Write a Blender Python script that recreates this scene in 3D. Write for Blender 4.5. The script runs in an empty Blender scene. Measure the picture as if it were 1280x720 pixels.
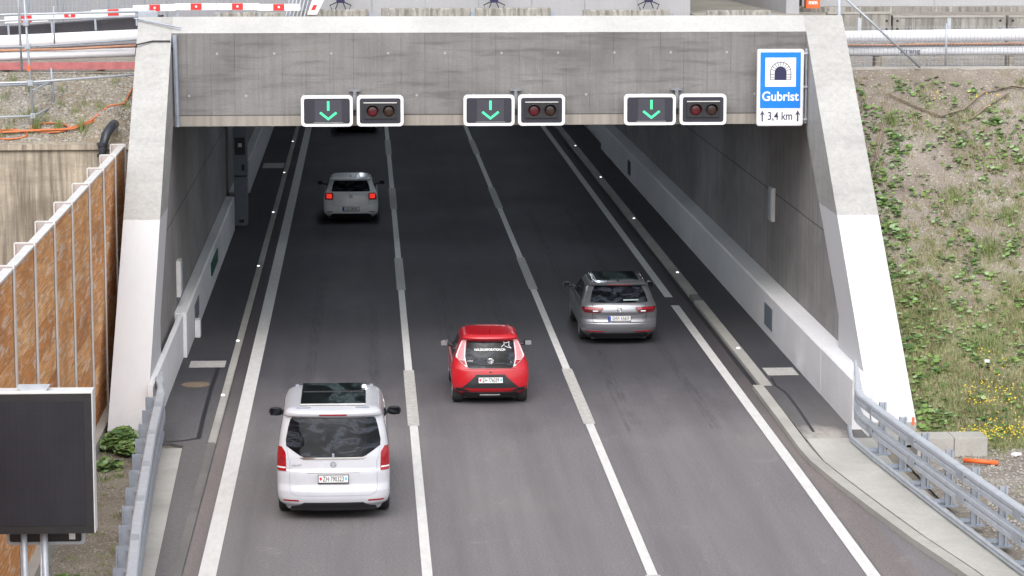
import bpy, bmesh, math, random
from math import radians as R, sin, cos, pi
from mathutils import Vector, noise, Matrix
random.seed(7)
sc = bpy.context.scene
COL = sc.collection

# ------------------------------------------------------------------ camera, world, sun, exposure
cd = bpy.data.cameras.new('camera'); cam = bpy.data.objects.new('camera', cd); COL.objects.link(cam)
cam.location = (0, 0, 10.78); cam.rotation_euler = (R(90-8.4648), 0, R(-3.0806))
cd.sensor_width = 36; cd.lens = 95.625; cd.clip_start = .5; cd.clip_end = 3000
sc.camera = cam
w = bpy.data.worlds.new("World"); sc.world = w; w.use_nodes = True
nt = w.node_tree; bg = nt.nodes['Background']
sky = nt.nodes.new('ShaderNodeTexSky'); sky.sky_type = 'NISHITA'; sky.sun_disc = False
sky.sun_elevation = R(48); sky.sun_rotation = R(187); sky.air_density = 1.0; sky.dust_density = 4.0
hs = nt.nodes.new('ShaderNodeHueSaturation'); hs.inputs['Saturation'].default_value = .22
nt.links.new(sky.outputs[0], hs.inputs['Color']); nt.links.new(hs.outputs[0], bg.inputs[0])
bg.inputs[1].default_value = .15
sd = bpy.data.lights.new('sun', 'SUN'); sun = bpy.data.objects.new('sun', sd); COL.objects.link(sun)
sd.energy = .7; sd.angle = R(70); sd.color = (1, .98, .965)
sun.rotation_euler = (R(42), 0, R(-7))   # light comes from above and behind the camera, slightly from the left
sc.view_settings.view_transform = 'Standard'; sc.view_settings.look = 'None'
sc.view_settings.gamma = 1; sc.view_settings.exposure = .76
sc.view_settings.use_curve_mapping = False

# ------------------------------------------------------------------ material helpers
def srgb(r, g, b):
    f = lambda c: (c/255/12.92) if c/255 <= .04045 else ((c/255+.055)/1.055)**2.4
    return (f(r), f(g), f(b))
class NT:
    def __init__(s, name):
        s.m = bpy.data.materials.new(name); s.m.use_nodes = True; s.t = s.m.node_tree
        s.b = s.t.nodes['Principled BSDF']; s.co = s.t.nodes.new('ShaderNodeTexCoord').outputs['Object']
    def n(s, typ, **k):
        o = s.t.nodes.new(typ)
        for a, v in k.items(): setattr(o, a, v)
        return o
    def link(s, a, b): s.t.links.new(a, b)
    def mapping(s, scale, co=None, rot=(0, 0, 0)):
        m = s.n('ShaderNodeMapping'); m.inputs['Scale'].default_value = scale; m.inputs['Rotation'].default_value = rot
        s.link(co or s.co, m.inputs['Vector']); return m.outputs[0]
    def noise(s, scale=(1, 1, 1), detail=4, rough=.6, co=None, dist=0):
        n = s.n('ShaderNodeTexNoise'); n.inputs['Scale'].default_value = 1; n.inputs['Detail'].default_value = detail
        n.inputs['Roughness'].default_value = rough; n.inputs['Distortion'].default_value = dist
        s.link(s.mapping(scale, co), n.inputs['Vector']); return n.outputs['Fac']
    def ramp(s, fac, stops):
        r = s.n('ShaderNodeValToRGB'); e = r.color_ramp.elements
        while len(e) > 1: e.remove(e[-1])
        e[0].position = stops[0][0]; e[0].color = c4(stops[0][1])
        for p, c in stops[1:]:
            x = e.new(p); x.color = c4(c)
        s.link(fac, r.inputs[0]); return r.outputs[0]
    def math(s, op, a, b=None, c=None):
        m = s.n('ShaderNodeMath', operation=op)
        for i, v in enumerate((a, b, c)):
            if v is None: continue
            if isinstance(v, (int, float)): m.inputs[i].default_value = v
            else: s.link(v, m.inputs[i])
        return m.outputs[0]
    def mix(s, fac, a, b, mode='MIX'):
        m = s.n('ShaderNodeMix', data_type='RGBA', blend_type=mode)
        for i, v in ((0, fac), (6, a), (7, b)):
            if isinstance(v, (int, float)): m.inputs[i].default_value = v if i == 0 else 0
            elif isinstance(v, tuple): m.inputs[i].default_value = c4(v)
            else: s.link(v, m.inputs[i])
        return m.outputs[2]
    def xyz(s):
        x = s.n('ShaderNodeSeparateXYZ'); s.link(s.co, x.inputs[0]); return x.outputs
    def color(s, c):
        if isinstance(c, tuple): s.b.inputs['Base Color'].default_value = c4(c)
        else: s.link(c, s.b.inputs['Base Color'])
    def bump(s, h, strength=.3, dist=.02):
        b = s.n('ShaderNodeBump'); b.inputs['Strength'].default_value = strength; b.inputs['Distance'].default_value = dist
        s.link(h, b.inputs['Height']); s.link(b.outputs[0], s.b.inputs['Normal'])
    def set(s, **k):
        for a, v in k.items():
            i = s.b.inputs[a.replace('_', ' ')]
            if isinstance(v, (int, float, tuple)): i.default_value = v
            else: s.link(v, i)
def c4(c):
    if isinstance(c, (int, float)): return (c, c, c, 1)
    return tuple(c) if len(c) == 4 else (*c, 1)
def plain(name, c, rough=.6, metal=0, var=.12, sc_=3, coat=0, bump=0):
    n = NT(name); f = n.noise((sc_,)*3, 5)
    lo = tuple(x*(1-var) for x in c); hi = tuple(min(1, x*(1+var)) for x in c)
    n.color(n.ramp(f, [(.3, lo), (.7, hi)])); n.set(Roughness=rough, Metallic=metal)
    if coat: n.set(Coat_Weight=coat, Coat_Roughness=.03)
    if bump: n.bump(n.noise((60,)*3, 3), bump, .01)
    return n.m
M = {}
# --- asphalt
def asphalt(name, base, warm, dust=False, tunnel_shade=True):
    n = NT(name); x, y, z = n.xyz()
    spk = n.noise((24, 20, 24), 4, .85); big = n.noise((.35, .12, 1), 5, .6); st = n.noise((3.2, .10, 1), 4, .55)
    col = n.ramp(spk, [(.30, tuple(b*.58 for b in base)), (.5, base), (.70, tuple(min(1, b*1.6) for b in base))])
    col = n.mix(n.math('MULTIPLY', n.ramp(big, [(.35, 0), (.7, 1)]), .55), col, tuple(b*1.35 for b in warm))
    col = n.mix(n.math('MULTIPLY', n.ramp(st, [(.44, 0), (.68, 1)]), .24), col, tuple(b*.6 for b in base))
    worn = n.math('MULTIPLY', n.ramp(n.noise((1.4, .7, 1), 7, .75, dist=.4), [(.57, 0), (.72, 1)]), n.ramp(n.noise((6, 14, 1), 3, .7), [(.4, 0), (.65, 1)]))
    col = n.mix(n.math('MULTIPLY', worn, .45), col, tuple(min(1, b*2.2) for b in warm))
    # tunnel shade painted into the asphalt colour from the portal inwards, ragged edge
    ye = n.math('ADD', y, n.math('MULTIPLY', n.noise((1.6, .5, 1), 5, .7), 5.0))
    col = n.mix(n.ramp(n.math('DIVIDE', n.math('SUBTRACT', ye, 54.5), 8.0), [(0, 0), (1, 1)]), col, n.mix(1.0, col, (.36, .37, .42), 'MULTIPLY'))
    tx = n.math('ABSOLUTE', n.math('SUBTRACT', n.math('FRACT', n.math('DIVIDE', n.math('SUBTRACT', x, -2.55+.52), 1.74)), .5))
    tr = n.math('MULTIPLY', n.ramp(tx, [(.30, 0), (.5, 1)]), n.ramp(n.noise((1.5, .12, 1), 5, .6), [(.35, .1), (.65, 1)]))
    col = n.mix(n.math('MULTIPLY', tr, .36), col, tuple(b*.5 for b in base))
    scr = n.math('MULTIPLY', n.ramp(n.noise((1.1, 16, 1), 6, .8, dist=.6), [(.62, 0), (.72, 1)]), n.ramp(n.noise((.7, .5, 1), 3), [(.45, 0), (.62, 1)]))
    col = n.mix(n.math('MULTIPLY', scr, .45), col, tuple(min(1, b*2.1) for b in warm))
    if dust:
        dx = n.math('POWER', n.math('DIVIDE', n.math('SUBTRACT', x, 8.95), 1.0), 2.0)
        dy = n.math('POWER', n.math('DIVIDE', n.math('SUBTRACT', y, 51.2), 3.0), 2.0)
        d = n.math('ADD', n.math('ADD', dx, dy), n.math('MULTIPLY', n.noise((2.5, 1.2, 1), 5, .7), 1.1))
        col = n.mix(n.ramp(d, [(.55, .85), (1.5, 0)]), col, srgb(176, 170, 164))
    n.color(col); n.set(Roughness=n.ramp(big, [(.3, .62), (.7, .85)])); n.set(Specular_IOR_Level=.35)
    n.bump(spk, .25, .01); return n.m
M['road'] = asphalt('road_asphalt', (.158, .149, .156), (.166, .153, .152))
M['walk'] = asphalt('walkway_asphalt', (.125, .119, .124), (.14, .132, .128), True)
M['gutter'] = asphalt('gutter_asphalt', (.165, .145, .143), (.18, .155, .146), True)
def marking():
    n = NT('line_paint'); f = n.noise((8, 2, 1), 6, .7)
    n.color(n.mix(n.ramp(n.noise((40, 40, 1), 4, .8), [(.60, 0), (.74, .5)]), n.ramp(f, [(.3, (.56, .55, .54)), (.7, (.70, .69, .68))]), (.2, .19, .19)))
    n.set(Roughness=.6); return n.m
M['line'] = marking()
M['line_old'] = plain('worn_line_paint', (.44, .43, .41), .7, var=.22, sc_=9)
# --- concretes
def concrete(name, base, dark, streak=1.0, boards=0, joints=None, paint_z=None, paint=(.80, .80, .81), horiz=0, band=None, holes=False):
    n = NT(name); x, y, z = n.xyz()
    a = n.noise((.55, .55, .9), 7, .65, dist=.5); b = n.noise((9, 9, .5), 5, .6); c = n.noise((22, 22, 22), 5, .7)
    col = n.ramp(a, [(.3, dark), (.62, base)])
    sfac = n.math('MULTIPLY', n.ramp(b, [(.42, 0), (.68, 1)]), .5*streak)
    col = n.mix(sfac, col, tuple(d*.72 for d in dark))
    sl = n.math('MULTIPLY', n.ramp(n.noise((14, 14, .8), 3, .5), [(.6, 0), (.75, 1)]), .32*streak)
    col = n.mix(sl, col, tuple(min(1, d*1.5) for d in base))
    col = n.mix(n.math('MULTIPLY', n.ramp(c, [(.35, 1), (.6, 0)]), .22), col, tuple(d*.6 for d in dark))
    if horiz:
        hh = n.noise((.8, .8, 7), 4, .6, dist=.3)
        col = n.mix(n.math('MULTIPLY', n.ramp(hh, [(.5, 0), (.7, 1)]), horiz), col, tuple(d*.55 for d in dark))
    if boards:
        k = n.math('ABSOLUTE', n.math('SUBTRACT', n.math('FRACT', n.math('DIVIDE', x, boards)), .5))
        ln = n.ramp(k, [(.0, 1), (.022, 0)])
        ln = n.math('MULTIPLY', ln, n.math('MULTIPLY', n.ramp(n.noise((1.5, 1, 1.3), 4, .7), [(.38, 0), (.62, 1)]), .75))
        col = n.mix(ln, col, tuple(d*.38 for d in dark))
    if joints:
        for ax, v, wd in joints:
            src = {'x': x, 'y': y, 'z': z}[ax]
            k = n.math('ABSOLUTE', n.math('SUBTRACT', src, v))
            col = n.mix(n.ramp(n.math('DIVIDE', k, wd), [(.5, .75), (1, 0)]), col, tuple(d*.35 for d in dark))
    if band:
        zt, bc = band
        k = n.math('LESS_THAN', z, zt)
        bcol = n.mix(n.math('MULTIPLY', n.ramp(b, [(.4, 0), (.65, 1)]), .6), bc, tuple(q*.62 for q in bc))
        col = n.mix(k, col, bcol)
    if holes:
        for (pz, off) in ((7.02, .1), (6.08, .6)):
            fx = n.math('MULTIPLY', n.math('SUBTRACT', n.math('FRACT', n.math('ADD', n.math('DIVIDE', x, 1.27), off)), .5), 1.27)
            dd = n.math('SQRT', n.math('ADD', n.math('POWER', fx, 2.0), n.math('POWER', n.math('SUBTRACT', z, pz), 2.0)))
            col = n.mix(n.ramp(dd, [(.015, .6), (.035, 0)]), col, (.5, .48, .45))
    if paint_z is not None:
        wob = n.math('ADD', z, n.math('MULTIPLY', n.noise((6, 6, 6), 3), .05))
        k = n.math('LESS_THAN', wob, paint_z)
        k2 = n.math('GREATER_THAN', z, .26)
        dirt = n.math('ADD', n.math('MULTIPLY', n.ramp(n.noise((2, 1, 1.2), 6, .7), [(.45, 0), (.8, 1)]), .14), n.math('MULTIPLY', n.ramp(n.noise((16, 3, .5), 5, .6), [(.55, 0), (.75, 1)]), .16))
        spl = n.math('MULTIPLY', n.ramp(n.math('ADD', n.math('MULTIPLY', z, .55), n.noise((5, 3, 3), 6, .75)), [(.55, 1), (.85, 0)]), .35); dirt = n.math('ADD', dirt, spl)
        pc = n.mix(dirt, paint, tuple(p*.7 for p in paint))
        col = n.mix(n.math('MULTIPLY', k, k2), col, pc)
    n.color(col); n.set(Roughness=.85, Specular_IOR_Level=.25); n.bump(c, .25, .008); return n.m
M['fascia'] = concrete('weathered_beam_concrete', (.245, .238, .234), (.165, .159, .156), .6, boards=.53, horiz=.55, joints=[('z', 5.64, .02)], band=(5.63, (.33, .302, .27)), holes=True)
M['wing'] = concrete('wing_wall_concrete', (.46, .455, .445), (.36, .355, .345), .6, horiz=.25, paint_z=3.87, paint=(.56, .56, .575))
M['coping'] = concrete('coping_concrete', (.50, .497, .49), (.42, .417, .41), .3)
M['tunnel'] = concrete('tunnel_wall_concrete', (.35, .335, .33), (.25, .238, .236), 1.1, boards=0, joints=[('z', 3.22, .025)])
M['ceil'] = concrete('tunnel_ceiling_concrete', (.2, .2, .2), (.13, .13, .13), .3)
M['barrier'] = concrete('painted_barrier_concrete', (.80, .80, .815), (.72, .72, .735), .2)
M['kerb'] = concrete('kerb_concrete', (.44, .425, .395), (.33, .315, .295), .2)
M['apron'] = concrete('apron_concrete', (.50, .49, .46), (.38, .37, .345), .2)
M['kerb_dark'] = concrete('tar_covered_kerb', (.2, .19, .185), (.14, .135, .13), .2)
M['oldwall'] = concrete('stained_old_concrete', (.48, .42, .335), (.24, .205, .165), 2.0, joints=[('z', 4.93, .02)], horiz=.3)
M['jersey'] = concrete('mossy_barrier_concrete', (.42, .405, .37), (.20, .19, .17), 2.0)
M['panelwall'] = concrete('pale_panel_concrete', (.44, .44, .455), (.38, .38, .395), .25)
M['sheeting'] = concrete('grey_hoarding_sheet', (.36, .36, .375), (.31, .31, .325), .3)
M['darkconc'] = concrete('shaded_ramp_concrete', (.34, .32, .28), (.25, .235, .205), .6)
# --- soil
def soil(name, a, b, c, peb=.5, fine=40, green=False):
    n = NT(name)
    big = n.noise((.5, .5, .5), 6, .65); v = n.n('ShaderNodeTexVoronoi'); v.inputs['Scale'].default_value = 1
    n.link(n.mapping((fine/2.2,)*3), v.inputs['Vector']); vv = v.outputs['Color']; vd = v.outputs['Distance']
    s = n.n('ShaderNodeSeparateColor'); n.link(vv, s.inputs[0])
    col = n.ramp(big, [(.32, a), (.55, b), (.72, c)])
    if green:
        zz = n.xyz()[2]; gf = n.math('ADD', n.math('MULTIPLY', n.math('SUBTRACT', 3.6, zz), .10), n.noise((1.1, 1.1, 1.1), 6, .75))
        col = n.mix(n.math('MULTIPLY', n.ramp(gf, [(.50, 0), (.72, 1)]), .75), col, n.ramp(n.noise((7, 7, 7), 4, .7), [(.35, (.17, .19, .08)), (.65, (.33, .32, .17))]))
    fn = n.noise((fine, fine, fine), 4, .75)
    col = n.mix(n.math('MULTIPLY', n.ramp(fn, [(.3, 1), (.55, 0)]), .6), col, tuple(q*.38 for q in a))
    pe = n.math('MULTIPLY', n.ramp(s.outputs[0], [(1-peb*.5, 0), (1-peb*.45, 1)]), n.ramp(vd, [(.25, 1), (.5, 0)]))
    col = n.mix(n.math('MULTIPLY', pe, .6), col, tuple(min(.8, q*1.35) for q in c))
    n.color(col); n.set(Roughness=.95, Specular_IOR_Level=.1)
    n.bump(n.math('ADD', fn, n.math('MULTIPLY', vd, -.6)), .8, .04); return n.m
M['soil'] = soil('dry_slope_soil', (.22, .185, .15), (.33, .29, .25), (.41, .37, .325), .35, 34, True)
M['gravel'] = soil('gravel', (.24, .21, .175), (.33, .30, .265), (.42, .395, .36), .9, 30)
M['verge'] = soil('verge_gravel', (.21, .185, .15), (.31, .28, .235), (.39, .36, .315), .5, 34)
M['ballast'] = soil('embankment_gravel', (.24, .18, .11), (.30, .27, .22), (.38, .36, .33), 1.0, 22)
# --- wood
def wood():
    n = NT('weathered_wood_panel'); x, y, z = n.xyz()
    info = n.n('ShaderNodeObjectInfo').outputs['Random']
    zz = n.math('ADD', z, n.math('MULTIPLY', info, .9))
    row = n.math('FLOOR', n.math('DIVIDE', zz, .55))
    cb = n.n('ShaderNodeCombineXYZ'); n.link(n.math('ADD', row, n.math('MULTIPLY', info, 31)), cb.inputs[0]); n.link(n.math('MULTIPLY', info, 17), cb.inputs[1])
    wn = n.n('ShaderNodeTexWhiteNoise'); n.link(cb.outputs[0], wn.inputs[0])
    col = n.ramp(wn.outputs['Value'], [(0, srgb(196, 128, 74)), (.35, srgb(236, 168, 104)), (.7, srgb(244, 190, 132)), (1, srgb(216, 150, 92))])
    g = n.noise((3, 1.2, 30), 6, .7, dist=.6)
    col = n.mix(n.math('MULTIPLY', n.ramp(g, [(.4, 0), (.62, 1)]), .6), col, srgb(138, 88, 54))
    wf = n.noise((2.5, 1.1, 6), 8, .75, dist=.7)
    col = n.mix(n.math('MULTIPLY', n.ramp(wf, [(.51, 0), (.63, 1)]), .72), col, srgb(236, 222, 206))
    big = n.noise((.6, .6, 1.1), 4)
    col = n.mix(n.math('MULTIPLY', n.ramp(big, [(.45, 0), (.7, 1)]), .5), col, srgb(150, 104, 70))
    k = n.math('ABSOLUTE', n.math('SUBTRACT', n.math('FRACT', n.math('DIVIDE', zz, .55)), .5))
    col = n.mix(n.ramp(k, [(.485, 0), (.497, .55)]), col, srgb(80, 55, 38))
    n.color(col); n.set(Roughness=.8, Specular_IOR_Level=.2); n.bump(g, .3, .01); return n.m
M['wood'] = wood()
M['galv'] = plain('galvanised_steel', (.38, .41, .46), .5, .35, .14, 5)
M['galv_light'] = plain('pale_galvanised_steel', (.47, .50, .55), .5, .25, .1, 5)
M['galv_dark'] = plain('dull_galvanised_steel', (.33, .365, .43), .55, .35, .15, 6)
M['bracket'] = plain('dull_bracket_steel', (.20, .21, .23), .6, .2, .2, 9)
M['alu'] = plain('grey_aluminium', (.66, .65, .64), .5, .2, .1, 4)
M['finbrown'] = plain('inner_post_face', (.42, .37, .36), .7, 0, .15, 4)
M['black'] = plain('black_plastic', (.018, .018, .021), .45, 0, .2, 8)
M['signdark'] = plain('dark_signal_face', (.022, .022, .034), .5, 0, .15, 4)
def ledscreen():
    n = NT('led_screen_off'); x, y, z = n.xyz()
    gx = n.math('ABSOLUTE', n.math('SUBTRACT', n.math('FRACT', n.math('DIVIDE', x, .0785)), .5)); gz = n.math('ABSOLUTE', n.math('SUBTRACT', n.math('FRACT', n.math('DIVIDE', z, .2)), .5))
    k = n.math('MAXIMUM', n.ramp(gx, [(.44, 0), (.5, 1)]), n.math('MULTIPLY', n.ramp(gz, [(.47, 0), (.5, 1)]), .5))
    n.color(n.mix(n.math('MULTIPLY', k, .5), n.ramp(n.noise((1.2, 1, .8), 4), [(.3, (.019, .018, .024)), (.7, (.028, .027, .034))]), (.009, .009, .012))); n.set(Roughness=.75, Specular_IOR_Level=.25); return n.m
M['screen'] = ledscreen()
M['rubber'] = plain('rubber', (.022, .022, .023), .8, 0, .2, 9)
M['white'] = plain('white_sign_enamel', (.80, .80, .81), .35, 0, .03, 4)
M['blue'] = plain('blue_sign_enamel', (.005, .20, .72), .35, 0, .04, 4)
M['ink'] = plain('dark_blue_ink', (.02, .02, .07), .5, 0, .05, 4)
M['plate'] = plain('number_plate_white', (.78, .78, .78), .4, 0, .03, 9)
M['platetext'] = plain('number_plate_black', (.03, .03, .035), .5, 0, .1, 9)
M['platered'] = plain('crest_red', (.6, .03, .04), .5, 0, .1, 9)
M['plateblue'] = plain('plate_blue', (.02, .08, .5), .5, 0, .1, 9)
M['pipe'] = plain('white_pipe_wrap', (.78, .79, .82), .45, 0, .06, 2, bump=.1)
M['redbeam'] = plain('faded_red_steel', (.42, .14, .14), .6, 0, .25, 5)
M['red'] = plain('warning_red', (.62, .03, .03), .5, 0, .12, 4)
M['orange'] = plain('orange_plastic', (.75, .14, .03), .5, 0, .15, 5)
M['cable'] = plain('orange_cable', (.58, .17, .06), .6, 0, .15, 5)
M['hose'] = plain('brown_hose', (.42, .22, .14), .6, 0, .2, 5)
M['blackpipe'] = plain('black_drain_pipe', (.028, .032, .042), .4, 0, .2, 4)
M['cabinet'] = plain('blue_grey_cabinet', (.17, .20, .24), .5, 0, .1, 4)
M['rust'] = plain('rusty_cover', (.20, .15, .105), .8, 0, .2, 10)
M['tar'] = plain('bitumen_sealant', (.028, .03, .036), .4, 0, .2, 10)
M['net'] = plain('jute_net', (.25, .205, .155), .9, 0, .25, 9)
M['litter'] = plain('white_litter', (.75, .75, .75), .8, 0, .05, 9)
def paintmat(name, c, metal=0, rough=.28):
    n = NT(name)
    dirt = n.ramp(n.noise((2.2, 2.2, 3), 6, .7), [(.35, c), (.8, tuple(x*.86 for x in c))]); n.color(dirt)
    n.set(Metallic=metal, Roughness=rough, Coat_Weight=.55, Coat_Roughness=.04); return n.m
M['p_white'] = paintmat('white_car_paint', (.54, .545, .59))
M['p_red'] = paintmat('red_car_paint', (.46, .005, .014))
M['p_silver'] = paintmat('silver_grey_car_paint', (.235, .24, .262), .65, .30)
M['p_cool'] = paintmat('cool_white_car_paint', (.84, .86, .87))
M['p_dark'] = paintmat('dark_car_paint', (.02, .022, .03))
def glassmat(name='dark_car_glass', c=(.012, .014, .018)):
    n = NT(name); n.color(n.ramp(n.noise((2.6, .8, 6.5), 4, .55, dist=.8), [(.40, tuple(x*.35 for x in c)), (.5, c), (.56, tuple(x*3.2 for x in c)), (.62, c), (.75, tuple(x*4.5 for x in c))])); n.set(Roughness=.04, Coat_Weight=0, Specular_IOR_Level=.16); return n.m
M['glass'] = glassmat()
M['roofglass'] = glassmat('dark_roof_glass', (.02, .028, .03))
M['lamp_red'] = plain('red_tail_lamp', (.30, .004, .012), .12, 0, .25, 14, coat=.7)
M['lamp_dark'] = plain('smoked_tail_lamp', (.09, .004, .008), .12, 0, .3, 14, coat=.7)
M['lamp_pale'] = plain('pale_pink_lamp_lens', (.72, .24, .26), .15, 0, .2, 14, coat=.7)
M['lamp_clear'] = plain('clear_lamp_lens', (.75, .75, .76), .12, 0, .08, 14, coat=.7)
M['chrome'] = plain('chrome', (.72, .72, .73), .12, 1, .05, 4)
M['rim'] = plain('alloy_rim', (.42, .43, .45), .3, .8, .1, 9)
def emis(name, c, s, base=(.5, .5, .5)):
    n = NT(name); n.color(n.ramp(n.noise((9, 9, 9)), [(.4, base), (.6, base)])); n.set(Emission_Color=c4(c), Emission_Strength=s); return n.m
M['green_led'] = emis('green_led', (.045, .62, .25), .62, (.05, .5, .25))
M['brake'] = emis('lit_brake_lamp', (1, .05, .03), .45, (.5, .01, .01))
M['led_white'] = emis('white_kerb_led', (.95, .97, 1), 1.3)
M['entrance_light'] = emis('bright_entrance_lamp_glow', (.82, .91, 1), 24, (.8, .8, .8))
M['tube_light'] = emis('tunnel_lamp_glow', (.80, .90, 1), 14, (.8, .8, .8))
M['lens_red'] = plain('unlit_red_lens', (.085, .003, .009), .3, 0, .4, 20, coat=.3)
M['lens_amber'] = plain('unlit_amber_lens', (.032, .012, .007), .3, 0, .4, 20, coat=.3)
def leaf(name, a, b):
    n = NT(name); info = n.noise((2.3, 2.3, 2.3), 3)
    n.color(n.ramp(info, [(.3, a), (.7, b)])); n.set(Roughness=.6, Specular_IOR_Level=.3); return n.m
M['leaf'] = leaf('broad_leaf', (.10, .18, .045), (.21, .30, .09))
M['leaf_pale'] = leaf('pale_leaf', (.20, .31, .14), (.30, .40, .22))
M['leaf_dark'] = leaf('dark_leaf', (.05, .11, .03), (.09, .16, .05))
M['grassg'] = leaf('green_grass', (.14, .195, .065), (.27, .32, .13))
M['straw'] = leaf('straw', (.28, .23, .14), (.38, .33, .20))
M['yellow'] = plain('yellow_petals', (.75, .52, .02), .7, 0, .1, 9)

# ------------------------------------------------------------------ mesh helpers
def mesh_obj(name, V, F, mat, parent=None, smooth=False, loc=None):
    me = bpy.data.meshes.new(name); me.from_pydata([tuple(v) for v in V], [], F)
    mats = mat if isinstance(mat, list) else [mat]
    for m_ in mats: me.materials.append(m_)
    if smooth:
        me.polygons.foreach_set('use_smooth', [True]*len(me.polygons))
    me.update()
    o = bpy.data.objects.new(name, me); COL.objects.link(o)
    if parent: o.parent = parent
    if loc: o.location = loc
    return o
def empty(name, loc=(0, 0, 0), rz=0):
    o = bpy.data.objects.new(name, None); COL.objects.link(o); o.location = loc; o.rotation_euler = (0, 0, rz); o.empty_display_size = .3; return o
def tag(o, label=None, cat=None, group=None, kind=None):
    if label: o['label'] = label
    if cat: o['category'] = cat
    if group: o['group'] = group
    if kind: o['kind'] = kind
    return o
class MB:
    def __init__(s): s.V = []; s.F = []; s.sm = False
    def box(s, x0, y0, z0, x1, y1, z1):
        b = len(s.V)
        s.V += [(x0, y0, z0), (x1, y0, z0), (x1, y1, z0), (x0, y1, z0), (x0, y0, z1), (x1, y0, z1), (x1, y1, z1), (x0, y1, z1)]
        s.F += [tuple(b+i for i in f) for f in ((3, 2, 1, 0), (4, 5, 6, 7), (0, 1, 5, 4), (1, 2, 6, 5), (2, 3, 7, 6), (3, 0, 4, 7))]; return s
    def quad(s, *p):
        b = len(s.V); s.V += list(p); s.F.append(tuple(range(b, b+len(p)))); return s
    def prism_x(s, poly, x0, x1):     # polygon in (y,z) extruded along x
        b = len(s.V); n = len(poly)
        s.V += [(x0, y, z) for y, z in poly]+[(x1, y, z) for y, z in poly]
        s.F.append(tuple(range(b, b+n))); s.F.append(tuple(range(b+2*n-1, b+n-1, -1)))
        for i in range(n): j = (i+1) % n; s.F.append((b+j, b+i, b+n+i, b+n+j))
        return s
    def prism_y(s, poly, y0, y1):     # polygon in (x,z)
        b = len(s.V); n = len(poly)
        s.V += [(x, y0, z) for x, z in poly]+[(x, y1, z) for x, z in poly]
        s.F.append(tuple(range(b, b+n))); s.F.append(tuple(range(b+2*n-1, b+n-1, -1)))
        for i in range(n): j = (i+1) % n; s.F.append((b+j, b+i, b+n+i, b+n+j))
        return s
    def prism_z(s, poly, z0, z1):
        b = len(s.V); n = len(poly)
        s.V += [(x, y, z0) for x, y in poly]+[(x, y, z1) for x, y in poly]
        s.F.append(tuple(range(b+n-1, b-1, -1))); s.F.append(tuple(range(b+n, b+2*n)))
        for i in range(n): j = (i+1) % n; s.F.append((b+i, b+j, b+n+j, b+n+i))
        return s
    def sheet(s, poly, z): 
        b = len(s.V); s.V += [(x, y, z) for x, y in poly]; s.F.append(tuple(range(b, b+len(poly)))); return s
    def tube(s, pts, r, n=8, cap=True, rads=None):
        pts = [Vector(p) for p in pts]; b = len(s.V)
        for i, p in enumerate(pts):
            t = (pts[min(i+1, len(pts)-1)]-pts[max(i-1, 0)]).normalized()
            u = t.cross(Vector((0, 0, 1)));  u = u if u.length > .05 else t.cross(Vector((0, 1, 0)))
            u.normalize(); v = t.cross(u); rr = rads[i] if rads else r
            for k in range(n):
                a = 2*pi*k/n; s.V.append(tuple(p+u*cos(a)*rr+v*sin(a)*rr))
        for i in range(len(pts)-1):
            for k in range(n):
                j = (k+1) % n; s.F.append((b+i*n+k, b+i*n+j, b+(i+1)*n+j, b+(i+1)*n+k))
        if cap: s.F.append(tuple(b+n-1-k for k in range(n))); s.F.append(tuple(b+(len(pts)-1)*n+k for k in range(n)))
        return s
    def lathe_y(s, prof, c, n=32):    # prof: (radius, y); axis along y
        b = len(s.V)
        for r, y in prof:
            for k in range(n): a = 2*pi*k/n; s.V.append((c[0]+r*cos(a), c[1]+y, c[2]+r*sin(a)))
        for i in range(len(prof)-1):
            for k in range(n): j = (k+1) % n; s.F.append((b+i*n+k, b+i*n+j, b+(i+1)*n+j, b+(i+1)*n+k))
        s.F.append(tuple(b+k for k in range(n))); s.F.append(tuple(b+(len(prof)-1)*n+n-1-k for k in range(n))); return s
    def lathe_x(s, prof, c, n=36):
        b = len(s.V)
        for r, x in prof:
            for k in range(n): a = 2*pi*k/n; s.V.append((c[0]+x, c[1]+r*cos(a), c[2]+r*sin(a)))
        for i in range(len(prof)-1):
            for k in range(n): j = (k+1) % n; s.F.append((b+i*n+k, b+i*n+j, b+(i+1)*n+j, b+(i+1)*n+k))
        s.F.append(tuple(b+k for k in range(n))); s.F.append(tuple(b+(len(prof)-1)*n+n-1-k for k in range(n))); return s
    def build(s, name, mat, parent=None, smooth=False, loc=None, bevel=0, recalc=True):
        o = mesh_obj(name, s.V, s.F, mat, parent, smooth, loc)
        if recalc:
            bm = bmesh.new(); bm.from_mesh(o.data); bmesh.ops.recalc_face_normals(bm, faces=bm.faces)
            if bevel: bmesh.ops.bevel(bm, geom=[e for e in bm.edges if len(e.link_faces) == 2 and e.calc_face_angle(0) > .5], offset=bevel, segments=2, affect='EDGES', profile=.6)
            bm.to_mesh(o.data); bm.free()
        return o
def rrect(x0, z0, x1, z1, r, n=5):
    P = []
    for cx, cz, a0 in ((x1-r, z0+r, -90), (x1-r, z1-r, 0), (x0+r, z1-r, 90), (x0+r, z0+r, 180)):
        for k in range(n+1): a = R(a0+90*k/n); P.append((cx+r*cos(a), cz+r*sin(a)))
    return P
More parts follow.
